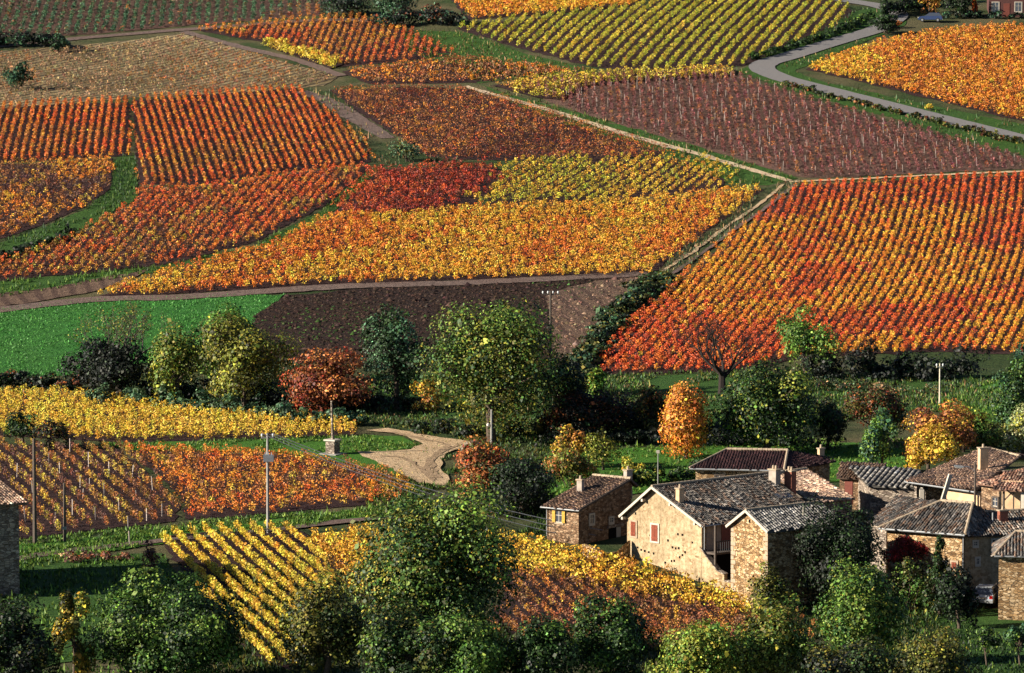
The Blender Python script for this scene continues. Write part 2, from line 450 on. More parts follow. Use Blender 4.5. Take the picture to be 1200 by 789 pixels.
def leaves(cen, nrm, size, col, asp=0.75):
    N = len(cen)
    nrm = nrm/np.maximum(np.linalg.norm(nrm, axis=1)[:, None], 1e-6)
    r = R.normal(0, 1, (N, 3)); a = np.cross(nrm, r); a /= np.maximum(np.linalg.norm(a, axis=1)[:, None], 1e-6)
    b_ = np.cross(nrm, a)
    s = (size*np.ones(N))[:, None]*0.5
    v = np.stack([cen+a*s, cen+b_*s*asp, cen-a*s, cen-b_*s*asp], 1).reshape(-1, 3)
    q = np.arange(4*N).reshape(-1, 4)
    return v, q, col

def jitter(col, n, a=0.22):
    f = np.exp(R.normal(0, a, (n, 1))); h = 1+R.normal(0, 0.08, (n, 3))
    return np.clip(col*f*h, 0.003, 0.9)

PAL = {
 'yellow': [(0.68, 0.47, 0.05), (0.64, 0.38, 0.04), (0.56, 0.45, 0.06)],
 'gold': [(0.70, 0.38, 0.04), (0.66, 0.30, 0.03), (0.70, 0.46, 0.05)],
 'orange': [(0.68, 0.21, 0.025), (0.66, 0.28, 0.03), (0.60, 0.15, 0.025)],
 'red': [(0.60, 0.10, 0.025), (0.64, 0.15, 0.03), (0.46, 0.055, 0.025)],
 'deepred': [(0.24, 0.03, 0.02), (0.34, 0.05, 0.02), (0.15, 0.03, 0.025)],
 'ygreen': [(0.34, 0.32, 0.03), (0.44, 0.36, 0.035), (0.24, 0.26, 0.03)],
 'brown': [(0.13, 0.06, 0.045), (0.19, 0.09, 0.055), (0.09, 0.045, 0.04)],
 'mauve': [(0.17, 0.055, 0.055), (0.22, 0.08, 0.065), (0.12, 0.055, 0.045)],
 'tan': [(0.40, 0.26, 0.12), (0.30, 0.19, 0.09), (0.22, 0.12, 0.06)],
 'dullgreen': [(0.06, 0.11, 0.05), (0.09, 0.14, 0.06), (0.05, 0.08, 0.04)],
 'rust': [(0.34, 0.12, 0.03), (0.26, 0.09, 0.03), (0.42, 0.18, 0.04)],
 'dgreen': [(0.010, 0.026, 0.008), (0.018, 0.042, 0.011), (0.03, 0.065, 0.015)],
 'mgreen': [(0.025, 0.065, 0.013), (0.065, 0.14, 0.022), (0.14, 0.22, 0.035)],
 'lgreen': [(0.10, 0.22, 0.03), (0.16, 0.28, 0.04), (0.22, 0.32, 0.05)],
 'ygtree': [(0.20, 0.22, 0.03), (0.30, 0.28, 0.035), (0.12, 0.16, 0.025)],
 'olive': [(0.09, 0.09, 0.02), (0.20, 0.18, 0.03), (0.035, 0.045, 0.012)],
 'teal': [(0.03, 0.085, 0.045), (0.06, 0.14, 0.065), (0.11, 0.21, 0.10)],
 'pale': [(0.34, 0.38, 0.16), (0.26, 0.30, 0.12), (0.44, 0.44, 0.22)],
 'burnt': [(0.16, 0.045, 0.02), (0.24, 0.07, 0.02), (0.10, 0.04, 0.02)],
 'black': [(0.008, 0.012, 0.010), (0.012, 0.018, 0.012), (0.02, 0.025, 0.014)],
 'goldtree': [(0.52, 0.30, 0.03), (0.40, 0.22, 0.03), (0.58, 0.38, 0.04)],
 'crimson': [(0.22, 0.02, 0.02), (0.30, 0.03, 0.03), (0.14, 0.02, 0.02)],
}
PAL = {k: np.array(v) for k, v in PAL.items()}
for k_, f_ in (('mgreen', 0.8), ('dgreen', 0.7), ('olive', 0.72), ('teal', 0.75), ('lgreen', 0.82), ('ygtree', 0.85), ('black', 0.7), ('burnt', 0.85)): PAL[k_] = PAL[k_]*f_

def pick(pal_mix, n):
    """pal_mix: list of (palette name, weight) -> n colours"""
    w = np.array([p[1] for p in pal_mix], float); w /= w.sum()
    which = R.choice(len(pal_mix), n, p=w); sub = R.integers(0, 3, n)
    tab = np.stack([PAL[p[0]] for p in pal_mix])
    return tab[which, sub]

# ------------------------------------------------------------------ structure: fields, ways, lawns
region('crop_field', [(-60, 366), (60, 357), (140, 349), (335, 346), (300, 370), (292, 395), (240, 412), (80, 440), (-60, 446)], 'crop', 0.06,
       'bright green sown field striped with faint drill lines', cat='field')
region('ploughed_field', [(335, 347), (430, 339), (560, 334), (652, 331), (740, 324), (770, 326), (735, 360), (700, 400), (670, 440), (600, 440), (440, 432), (300, 424), (284, 398), (300, 370)],
       'plough', 0.06, 'dark brown ploughed field behind the tree line', cat='field')
region('stubble_patch', [(640, 345), (700, 330), (765, 324), (730, 362), (695, 405), (668, 438), (650, 420)], 'plough_dry', 0.10, 'paler dry ploughed corner beside the diagonal hedge', cat='field')
region('fallow_strip', [(-60, 350), (60, 338), (175, 316), (150, 330), (100, 345), (-60, 370)], 'plough_dry', 0.10, 'light brown bare strip under the red vines', cat='field')
region('grass_bank', [(-60, 338), (0, 331), (190, 312), (300, 288), (380, 246), (438, 197), (443, 200), (388, 252), (310, 292), (200, 317), (60, 343), (-60, 360)], 'grass', 0.05, 'thin green grass bank curving below the red vines', cat='grass verge')
strip('farm_track', [(-60, 372), (100, 353), (220, 349), (400, 337), (560, 332), (760, 322)], 2.6, 'track_grey', 0.14, 'purple brown earth track along the top of the ploughed field')
region('green_lane', [(137, 185), (158, 182), (162, 232), (120, 258), (60, 285), (-40, 318), (-40, 300), (40, 272), (95, 248), (128, 226)], 'grass', 0.07, 'green grass lane bending between the left vineyards', cat='lane')
region('stony_bank', [(360, 105), (385, 108), (430, 140), (470, 162), (500, 184), (560, 190), (470, 196), (437, 194), (430, 170), (395, 140)], 'rough_grass', 0.07, 'rough grass bank between red vineyards', cat='bank')
strip('stony_track', [(352, 108), (385, 120), (420, 142), (455, 163)], (2.2, 3.2, 2.2), 'track_grey', 0.13, 'short grey stony track on the grass bank')
region('straw_slope', [(-60, 64), (60, 56), (215, 40), (260, 52), (330, 72), (396, 90), (380, 101), (160, 115), (-60, 134)], 'soil_straw', 0.06, 'dry straw coloured slope with thin vines', cat='slope')
strip('hill_track', [(-60, 60), (80, 47), (160, 40), (222, 35), (380, 24), (470, 28)], 2.4, 'track_grey', 0.12, 'grey field track below the topmost vineyard')
strip('hill_path', [(215, 38), (290, 58), (350, 72), (400, 90)], 1.8, 'track_grey', 0.14, 'narrow grey path running down beside the yellow strip')
region('top_verge', [(470, 36), (545, 38), (610, 62), (700, 84), (560, 98), (480, 60)], 'grass', 0.05, 'green grass verge at the foot of the yellow striped vineyard', cat='grass verge')
strip('pale_track', [(545, 102), (575, 111), (640, 129), (700, 148), (760, 166), (820, 182), (880, 200), (925, 213)], (1.0, 1.4, 1.4, 1.1), 'track_pale', 0.14, 'pale cream earth track crossing the hillside')
region('track_verge', [(560, 98), (600, 112), (680, 133), (780, 160), (880, 192), (935, 210), (900, 218), (855, 215), (800, 190), (700, 160), (620, 130)], 'grass', 0.05, 'green verge along the pale track', cat='grass verge')
strip('contour_track', [(925, 214), (1000, 211), (1100, 206), (1260, 200)], 0.8, 'track', 0.14, 'tan track along the top of the red vineyard')
region('track_bank', [(905, 214), (940, 214), (870, 262), (800, 318), (765, 324), (800, 292), (860, 250)], 'rough_grass', 0.05, 'grassy bank carrying the twin wheel ruts', cat='bank')
strip('wheel_rut', [(918, 217), (890, 240), (850, 268), (812, 296), (775, 320)], 0.5, 'track', 0.14, 'left wheel rut of the track beside the red vineyard', cat='track')
strip('wheel_rut', [(931, 217), (902, 241), (862, 269), (824, 297), (788, 322)], 0.55, 'track_grey', 0.14, 'right wheel rut of the track beside the red vineyard', cat='track')
region('road_verge', [(955, 40), (1005, 12), (1060, 5), (1060, 30), (1000, 55), (930, 84), (960, 95), (1080, 122), (1260, 158), (1260, 195), (1180, 178), (1050, 140), (930, 108), (862, 84), (880, 76)], 'grass', 0.05, 'green verge either side of the asphalt road', cat='grass verge')
strip('road', [(930, -14), (985, 0), (1030, 8), (1052, 18), (1030, 34), (985, 48), (930, 65), (893, 78), (912, 91), (960, 104), (1040, 124), (1120, 144), (1280, 182)], (3.5, 3.5, 4.0, 3.8, 3.6), 'asphalt', 0.16, 'grey asphalt road with a hairpin bend up the hill', n=10, jit=0.03)
region('valley_grass', [(430, 440), (700, 440), (1000, 440), (1180, 440), (1180, 470), (900, 500), (700, 500), (640, 520), (500, 500), (430, 470)], 'grass', 0.04, 'green meadow at the foot of the vineyard slope', cat='meadow')
region('meadow', [(1105, 466), (1165, 446), (1260, 436), (1260, 470), (1150, 500), (1090, 480)], 'lawn', 0.08, 'bright green meadow wedge by the right hand trees')
region('orchard_lawn', [(640, 540), (700, 528), (800, 523), (1000, 520), (1060, 528), (1060, 560), (900, 570), (760, 578), (640, 590)], 'lawn', 0.08, 'bright garden lawn behind the farmhouses', cat='lawn')
region('grass_verge', [(120, 521), (300, 516), (428, 511), (470, 512), (492, 524), (455, 531), (500, 560), (470, 556), (330, 531), (150, 528)], 'lawn', 0.08, 'bright green grass strip around the stone pedestal', cat='grass verge')
region('lane_verge', [(-40, 656), (20, 640), (200, 621), (430, 598), (500, 590), (500, 604), (430, 611), (200, 636), (30, 660), (-40, 675)], 'lawn', 0.08, 'bright green verge below the brown and red vineyards', cat='grass verge')
strip('lane', [(-40, 668), (60, 650), (200, 634), (320, 622), (450, 608), (560, 604)], 1.7, 'track_grey', 0.14, 'narrow grey lane above the yellow striped vineyard')
region('paddock', [(-60, 668), (120, 652), (190, 648), (215, 690), (250, 720), (200, 760), (-60, 800)], 'grass', 0.07, 'grass paddock beside the left barn, coloured dark for shadow')  # dark grass material puts the barn-side shadow into the colour
region('dirt_yard', [(418, 531), (450, 530), (482, 528), (494, 521), (470, 511), (430, 505), (455, 503), (500, 511), (545, 518), (556, 524), (530, 530), (517, 540), (514, 550), (528, 562), (522, 572), (490, 566), (462, 553)], 'track', 0.12, 'tan bare earth track junction', jit=0.3, cat='track')
for i_, c_ in enumerate([[(456, 508), (496, 516), (524, 524), (508, 536), (500, 548), (510, 564)], [(446, 536), (472, 538), (492, 550), (508, 566)], [(540, 522), (518, 532), (506, 546), (516, 562)]]):
    strip('wheel_rut', c_, 0.45, 'track_rut', 0.15, '%s faint brown wheel rut curving over the bare earth junction' % ['longest', 'lower left', 'right hand'][i_], cat='track', jit=0.15)
region('farm_yard', [(1000, 690), (1220, 680), (1220, 720), (1040, 715)], 'soil_light', 0.08, 'shaded earth yard where the pale car stands', cat='yard')
region('garden_grass', [(1000, 716), (1240, 712), (1240, 820), (940, 820)], 'grass', 0.08, 'grass of the lower right orchard, coloured dark for shade', cat='lawn')  # dark grass material stands in for the orchard's shade

# ------------------------------------------------------------------ vineyards
VN = 0
def vine_points(px, ra, rb, row_sp, plant_sp, jit=0.12, curve=0.0, rag=0.0):
    poly = [G(*p)[:2] for p in px]
    a = G(*ra); b_ = G(*rb); d = np.array([b_.x-a.x, b_.y-a.y]); d /= np.linalg.norm(d); n = np.array([-d[1], d[0]])
    P = np.array(poly); c = P.mean(0)
    u = (P-c)@d; v = (P-c)@n
    us = np.arange(u.min()-2, u.max()+2, plant_sp); vs = np.arange(v.min()-2, v.max()+2, row_sp)
    U, V = np.meshgrid(us, vs)
    U = U+R.normal(0, jit, U.shape); V = V+R.normal(0, jit*0.5, V.shape)
    Vc = V+curve*(U/30.0)**2
    X = c[0]+U*d[0]+Vc*n[0]; Y = c[1]+U*d[1]+Vc*n[1]
    X = X.ravel(); Y = Y.ravel()
    k = inpoly(X+R.normal(0, 1, X.shape)*rag*0.5+(pnoise(X, Y, 3, 4)-0.5)*rag*2, Y+R.normal(0, 1, X.shape)*rag*0.5+(pnoise(X, Y, 3, 9)-0.5)*rag*2, poly)
    return X[k], Y[k], d, n

def vine_leaves(X, Y, d, n, h, w, plant_sp, nl, ls, palA, palB, patch, seed, h0=0.25, bias=0.0, dens=1.0):
    keep = R.random(len(X)) < dens
    X, Y = X[keep], Y[keep]
    Np = len(X)
    Z = terr(X, Y)
    t = pnoise(X, Y, patch, seed)+bias
    isB = R.random(Np) < np.clip((t-0.5)*3.2+0.5, 0.04, 0.96)
    base = np.where(isB[:, None], pick(palB, Np), pick(palA, Np))
    mA = PAL[palA[0][0]].mean(0); mB = PAL[palB[0][0]].mean(0)
    base = 0.62*base+0.38*np.where(isB[:, None], mB, mA)
    base = jitter(base, Np, 0.16)
    hh = h*(1+R.normal(0, 0.12, Np))
    nlv = np.maximum(3, (nl*np.exp(R.normal(0, 0.3, Np))).astype(int))
    idx = np.repeat(np.arange(Np), nlv); M_ = len(idx)
    al = R.normal(0, 0.27, M_)*plant_sp; hz = R.random(M_)**0.8
    ac = R.normal(0, 0.42, M_)*w*(0.6+0.4*np.sin(hz*3.1))
    cx = X[idx]+al*d[0]+ac*n[0]; cy = Y[idx]+al*d[1]+ac*n[1]
    cz = Z[idx]+h0+hz*(hh[idx]-h0)
    nr = R.normal(0, 1, (M_, 3)); nr[:, 2] += 0.35
    col = jitter(base[idx], M_, 0.3)
    sz = ls*np.exp(R.normal(0, 0.2, M_))
    return leaves(np.stack([cx, cy, cz], 1), nr, sz, col)

def vineyard(label, px, ra, rb, palA, palB, row_sp=1.15, plant_sp=0.95, h=1.15, w=0.5, nl=26, ls=0.24, patch=14, bias=0.0, soil='soil', h0=0.25, dens=1.0, curve=0.0, soil_off=0.05, jit=0.14, rag=0.5):
    global VN
    VN += 1
    region('vineyard_soil', px, soil, soil_off, 'bare earth under the '+label.split(' vines')[0]+' vines', jit=0.3, cat='soil')
    X, Y, d, n = vine_points(px, ra, rb, row_sp, plant_sp, jit, curve=curve, rag=rag)
    v, q, c = vine_leaves(X, Y, d, n, h, w, plant_sp, nl, ls, palA, palB, patch, VN, h0, bias, dens)
    o = link('vineyard', np_mesh('vineyard', v, q, c), M['vine'])
    return tag(o, label, 'vineyard', 'vineyard plots of the hillside', 'stuff')

# --- hill
vineyard('dull green and mauve vines in the topmost left plot above the hedge', [(-60, -40), (385, -40), (375, 18), (225, 30), (80, 42), (-60, 42)], (150, 42), (158, 0), [('teal', 4), ('dullgreen', 4), ('mauve', 2)], [('rust', 2), ('mauve', 2), ('teal', 3)], 1.5, 0.8, 0.85, 0.5, 34, 0.22, 18, -0.15, 'soil_light')
vineyard('thin straw and rust vines on the pale fallow slope, upper left', [(-60, 68), (60, 60), (215, 43), (262, 55), (330, 74), (394, 91), (375, 101), (160, 114), (-60, 130)], (300, 95), (340, 75), [('tan', 4), ('brown', 1), ('dullgreen', 1)], [('rust', 3), ('mauve', 2), ('dullgreen', 2), ('tan', 1)], 1.5, 1.1, 0.6, 0.5, 15, 0.22, 9, 0, 'soil_straw', 0.05, 0.9)
vineyard('orange and crimson vines above the yellow strip at the top', [(232, 36), (300, 28), (420, 18), (480, 36), (532, 64), (470, 72), (398, 79), (318, 52)], (380, 70), (400, 22), [('rust', 3), ('orange', 2), ('gold', 1)], [('red', 2), ('rust', 2), ('burnt', 1)], 1.2, 0.95, 0.95, 0.42, 28, 0.2, 10, jit=0.18)
vineyard('narrow bright yellow vines strip beside the grey hill path', [(308, 54), (320, 52), (402, 76), (388, 82)], (320, 55), (395, 79), [('yellow', 1)], [('ygreen', 1), ('yellow', 2)], 1.2, 0.9, 1.3, 0.6, 40, 0.26, 10, soil_off=0.2)
vineyard('dull rust and tan vines between the straw slope and the grass verge', [(398, 84), (470, 75), (534, 68), (600, 74), (690, 86), (570, 97), (430, 99)], (450, 98), (540, 70), [('rust', 3), ('tan', 2), ('brown', 2)], [('orange', 2), ('brown', 2)], 1.3, 1.0, 0.8, 0.5, 18, 0.24, 9)
vineyard('bright orange vines in the wedge at the top edge', [(520, -10), (620, -22), (780, -10), (740, 8), (640, 18), (548, 24)], (560, 20), (590, 0), [('orange', 3), ('gold', 2)], [('gold', 2), ('orange', 2)], 1.3, 1.0, 1.1, 0.5, 26, 0.25, 10)
vineyard('green and gold vines in bold parallel stripes at the top centre', [(532, 33), (620, 22), (742, 10), (800, -6), (880, -26), (960, -10), (1002, 14), (975, 34), (930, 54), (870, 78), (780, 84), (700, 80), (610, 58)], (694, 77), (764, 10), [('ygreen', 4), ('yellow', 1)], [('ygreen', 1), ('yellow', 3)], 1.75, 0.8, 1.05, 0.34, 38, 0.19, 20, -0.1)
vineyard('golden orange vines on the far right beyond the road', [(945, 82), (1010, 58), (1080, 40), (1140, 34), (1260, 30), (1260, 152), (1190, 141), (1100, 119), (1010, 97)], (1000, 95), (1100, 45), [('gold', 3), ('orange', 2), ('yellow', 1)], [('orange', 2), ('rust', 2), ('gold', 1)], 1.1, 0.95, 1.0, 0.45, 34, 0.2, 12, -0.1, jit=0.2)
vineyard('bare mauve vines with pale stakes right of the pale track', [(600, 104), (660, 94), (760, 88), (862, 88), (930, 112), (1050, 146), (1180, 182), (1240, 196), (1100, 203), (1000, 208), (942, 210), (900, 197), (800, 168), (700, 140)], (940, 205), (920, 130), [('mauve', 6), ('brown', 3), ('rust', 1)], [('mauve', 5), ('brown', 3), ('rust', 2)], 1.15, 0.9, 0.95, 0.42, 30, 0.19, 10, soil='soil_light')
vineyard('yellow fringe of vines along the top of the bare mauve plot', [(575, 102), (640, 92), (760, 84), (862, 84), (858, 92), (760, 96), (690, 102), (660, 118), (620, 114)], (600, 100), (840, 88), [('yellow', 2), ('ygreen', 2), ('tan', 1)], [('yellow', 1), ('rust', 1)], 1.2, 1.0, 1.0, 0.5, 26, 0.24, 12, soil_off=0.2)
vineyard('dark red and rust vines left of the pale track', [(385, 106), (470, 102), (545, 105), (620, 126), (700, 152), (770, 172), (790, 182), (720, 187), (600, 188), (505, 187), (470, 165), (430, 138)], (500, 130), (760, 180), [('burnt', 3), ('deepred', 2), ('rust', 3)], [('rust', 3), ('orange', 1), ('deepred', 2), ('brown', 2)], 1.15, 0.9, 0.8, 0.36, 22, 0.18, 7, jit=0.15)
vineyard('red orange vines in upright rows at the far left edge', [(-60, 128), (60, 123), (151, 120), (151, 183), (60, 188), (-60, 194)], (62, 188), (75, 124), [('red', 3), ('orange', 3)], [('rust', 2), ('orange', 2), ('red', 1)], 1.08, 0.8, 1.0, 0.31, 32, 0.19, 12)
vineyard('orange and rust vines in crisp leaning rows right of the green lane', [(156, 118), (240, 111), (345, 104), (392, 136), (428, 168), (438, 190), (380, 196), (300, 206), (230, 218), (162, 216)], (300, 205), (262, 110), [('red', 2), ('orange', 2), ('rust', 2), ('gold', 0.7)], [('rust', 3), ('burnt', 1), ('orange', 2), ('gold', 1)], 1.08, 0.85, 0.95, 0.30, 30, 0.19, 9)
vineyard('mottled orange and dark vines left of the green lane', [(-60, 196), (60, 191), (134, 187), (128, 222), (92, 246), (40, 268), (-60, 300)], (20, 270), (110, 200), [('orange', 2), ('gold', 2), ('rust', 2)], [('brown', 3), ('rust', 2), ('gold', 1)], 1.15, 0.95, 0.9, 0.42, 28, 0.18, 7, jit=0.2)
vineyard('tangled red and yellow vines below the leaning rows', [(165, 220), (232, 221), (300, 209), (380, 199), (436, 195), (380, 242), (300, 284), (200, 310), (100, 322), (-60, 334), (-60, 326), (20, 302), (90, 276), (160, 238)], (200, 300), (260, 230), [('red', 3), ('orange', 2), ('rust', 3)], [('rust', 2), ('gold', 2), ('red', 2), ('ygreen', 1), ('brown', 1)], 1.08, 0.95, 0.9, 0.38, 32, 0.175, 7, -0.10, jit=0.2)
vineyard('deep crimson vines in the middle of the hillside', [(445, 199), (580, 194), (592, 206), (570, 228), (545, 244), (470, 250), (388, 252), (420, 225)], (450, 245), (520, 200), [('red', 3), ('deepred', 3), ('rust', 1)], [('deepred', 3), ('burnt', 1), ('red', 2)], 1.1, 0.9, 0.95, 0.42, 34, 0.18, 7, jit=0.2, rag=2.5)
vineyard('yellow green vines under the end of the pale track', [(606, 191), (720, 186), (812, 185), (850, 207), (848, 222), (700, 236), (566, 242)], (600, 238), (680, 190), [('ygreen', 3), ('gold', 2)], [('gold', 3), ('ygreen', 2), ('rust', 1)], 1.35, 0.85, 0.9, 0.32, 32, 0.17, 8, rag=2.5)
vineyard('broad sweep of orange and gold vines above the ploughed field', [(108, 350), (150, 334), (204, 316), (312, 291), (390, 254), (470, 252), (560, 245), (700, 239), (850, 225), (896, 222), (850, 256), (796, 296), (765, 322), (600, 328), (400, 334), (230, 344)], (300, 335), (520, 255), [('gold', 3), ('orange', 4), ('yellow', 1)], [('orange', 3), ('red', 2), ('gold', 1)], 1.02, 0.95, 0.92, 0.38, 40, 0.17, 7, -0.10, jit=0.2)
vineyard('fiery red and orange vines in slanting rows on the right slope', [(935, 218), (1060, 212), (1260, 204), (1260, 420), (1100, 412), (940, 420), (860, 436), (694, 440), (716, 408), (748, 372), (800, 326), (862, 276)], (697, 434), (768, 350), [('orange', 4), ('gold', 3), ('yellow', 1)], [('red', 4), ('orange', 1), ('brown', 0.6)], 1.05, 0.85, 0.9, 0.38, 44, 0.165, 6, -0.08, curve=0.4, jit=0.16)
# --- valley
vineyard('tall bright yellow vines above the green strip at lower left', [(-60, 462), (60, 463), (150, 470), (290, 487), (418, 500), (416, 513), (280, 517), (150, 519), (50, 514), (-60, 510)], (100, 515), (190, 475), [('yellow', 4), ('gold', 2)], [('yellow', 2), ('gold', 2), ('rust', 0.8)], 1.15, 0.85, 1.1, 0.34, 42, 0.15, 5, -0.05, jit=0.2)
vineyard('thin brown vines in slanting rows with pale stakes, left', [(-60, 520), (60, 522), (140, 527), (180, 560), (212, 595), (205, 612), (110, 622), (20, 632), (-60, 640)], (40, 540), (130, 622), [('rust', 3), ('olive', 2), ('brown', 3), ('yellow', 1)], [('brown', 2), ('yellow', 2), ('rust', 1)], 1.45, 0.75, 1.0, 0.25, 38, 0.135, 4, -0.05)
vineyard('red and orange vines beside the thin brown ones', [(146, 528), (240, 531), (330, 534), (400, 545), (470, 563), (482, 578), (460, 590), (340, 600), (218, 610), (215, 590), (186, 558)], (250, 540), (400, 590), [('orange', 3), ('rust', 3), ('red', 2)], [('rust', 3), ('gold', 2), ('brown', 1)], 1.4, 1.0, 0.9, 0.34, 42, 0.145, 4)
vineyard('thin brown vines sloping below the stone farmhouse', [(600, 676), (700, 686), (800, 708), (906, 728), (930, 745), (860, 760), (700, 765), (560, 745), (590, 700)], (720, 760), (640, 690), [('rust', 2), ('brown', 3), ('burnt', 2)], [('rust', 3), ('brown', 2), ('gold', 1)], 1.25, 0.85, 0.9, 0.3, 34, 0.14, 5, 0.0, rag=2.0)
vineyard('golden vines hugging the foot of the stone farmhouse walls', [(362, 634), (440, 626), (540, 630), (600, 634), (640, 646), (740, 663), (850, 699), (912, 724), (860, 722), (800, 710), (700, 690), (600, 676), (480, 695), (420, 700), (388, 665)], (640, 660), (850, 712), [('yellow', 3), ('gold', 4)], [('gold', 3), ('rust', 1.5), ('yellow', 1)], 1.25, 0.9, 1.0, 0.42, 40, 0.19, 5, -0.1)

# individual vines: the golden rows nearest the camera, lower left
def ordn(k):
    return str(k)+('th' if 10 <= k % 100 <= 20 else {1: 'st', 2: 'nd', 3: 'rd'}.get(k % 10, 'th'))
def golden_rows():
    px = [(186, 630), (268, 622), (352, 622), (378, 652), (392, 690), (385, 735), (345, 790), (300, 775), (250, 722)]
    region('vineyard_soil', px, 'soil', 0.1, 'bare earth between the golden striped rows', cat='soil')
    X, Y, d, n = vine_points(px, (187, 632), (322, 762), 1.32, 0.98, 0.05)
    o = np.argsort(Y)
    X, Y = X[o], Y[o]
    ang = math.atan2(d[1], d[0])
    var = []
    for k in range(10):
        v, q, c = vine_leaves(np.zeros(1), np.full(1, 300.0), np.array([1., 0]), np.array([0, 1.]), 0.95, 0.27, 1.05, 62, 0.16,
                              [('yellow', 3), ('gold', 2)], [('yellow', 2), ('ygreen', 1)], 10, k, 0.3)
        v = v-np.array([0, 300.0, float(terr(0, 300.0))])
        b = MB(); b.tube([(0, 0, -0.15), (0.03, 0.02, 0.25), (-0.02, 0, 0.45), (0.05, 0.02, 0.65)], [0.05, 0.04, 0.035, 0.02], 5, (0.06, 0.04, 0.03))
        f = np.array([ff if len(ff) == 4 else ff for ff in b.f if len(ff) == 4]); nv = len(v)
        v = np.vstack([v, np.array([tuple(p) for p in b.v])]); q = np.vstack([q, f+nv]); c = np.vstack([c, np.tile([0.06, 0.04, 0.03], (len(f), 1))])
        me = np_mesh('grape_vine', v, q, c); me.materials.append(M['vine']); var.append(me)
    c_ = np.array([X.mean(), Y.mean()]); rw = np.round(((X-c_[0])*n[0]+(Y-c_[1])*n[1])/1.32).astype(int)
    X, Y = X[:], Y[:]
    rows = sorted(set(rw), key=lambda r_: X[rw == r_].mean()+0.23*Y[rw == r_].mean()); lab = {}
    label_of = [''] * len(X)
    for ri, r_ in enumerate(rows):
        ii = [i for i in np.argsort(-Y) if rw[i] == r_]
        for k, i in enumerate(ii): label_of[i] = 'golden vine in %s yellow striped row from the left, %s from the lane' % (ordn(ri+1), ordn(k+1))
    # the 300 nearest are things of their own, the rest of the rows is stuff
    for i in range(min(300, len(X))):
        o = bpy.data.objects.new('grape_vine', var[R.integers(0, 10)]); C.objects.link(o)
        o.location = (X[i], Y[i], T(X[i], Y[i])); o.rotation_euler = (0, 0, ang+(math.pi if R.random() < 0.5 else 0)+R.normal()*0.05)
        o.scale = (1, 1, 0.85+0.3*R.random())
        tag(o, label_of[i], 'grape vine', 'vines of the yellow striped rows at lower left')
    if len(X) > 300:
        v, q, c = vine_leaves(X[300:], Y[300:], d, n, 0.95, 0.27, 1.0, 50, 0.17, [('yellow', 3), ('gold', 2)], [('yellow', 2), ('ygreen', 1)], 10, 3, 0.35)
        tag(link('vineyard', np_mesh('vineyard', v, q, c), M['vine']), 'golden vines at the upper end of the yellow striped rows', 'vineyard', 'vineyard plots of the hillside', 'stuff')
    print('golden vines', len(X))
golden_rows()

# stakes among bare vines
def stakes():
    px = [(640, 112), (760, 96), (862, 92), (930, 116), (1050, 150), (1180, 184), (1230, 196), (1100, 202), (1000, 207), (942, 209), (900, 196), (800, 167), (700, 140)]
    X, Y, d, n = vine_points(px, (940, 205), (920, 130), 2.0, 3.2, 0.7)
    k = R.random(len(X)) < 0.7
    v = []; q = []
    for x, y in zip(X[k], Y[k]):
        z = T(x, y); w = 0.024; h = 0.95+R.random()*0.5; lx = R.normal()*0.06; ly = R.normal()*0.05; b = len(v)
        for dz, ox, oy in ((-0.1, 0, 0), (h, lx, ly)):
            for sx, sy in ((-1, -1), (1, -1), (1, 1), (-1, 1)): v.append((x+ox+sx*w, y+oy+sy*w, z+dz))
        q += [(b, b+1, b+5, b+4), (b+1, b+2, b+6, b+5), (b+2, b+3, b+7, b+6), (b+3, b, b+4, b+7), (b+4, b+5, b+6, b+7)]
    tag(link('vine_stakes', np_mesh('vine_stakes', v, q), M['stake']), 'pale stakes standing among the bare mauve vines', 'stakes', kind='stuff')
    pts = [(97, 590), (105, 578), (112, 610), (152, 640), (190, 606), (94, 572), (57, 545), (70, 558), (128, 556), (155, 560), (100, 525), (38, 578), (150, 620), (160, 590), (85, 604), (30, 612), (122, 585), (179, 575), (65, 618), (140, 603), (104, 548), (82, 530), (48, 560), (172, 611), (20, 560)]
    mb = MB(); mb.prism([(-0.035, -0.035), (0.035, -0.035), (0.035, 0.035), (-0.035, 0.035)], -0.2, 1.3)
    me = bpy.data.meshes.new('vine_stake'); me.from_pydata(mb.v, [], mb.f); me.materials.append(M['stake'])
    for si, p in enumerate(sorted(pts)):
        g = G(*p); o = bpy.data.objects.new('vine_stake', me); C.objects.link(o)
        o.location = g; o.rotation_euler = (R.normal()*0.05, R.normal()*0.05, R.random()); o.scale = (1, 1, 0.8+0.3*R.random())
        tag(o, '%s pale wooden stake from the left among the thin brown vines' % ordn(si+1), 'stake', 'stakes among the thin brown vines at left')
stakes()

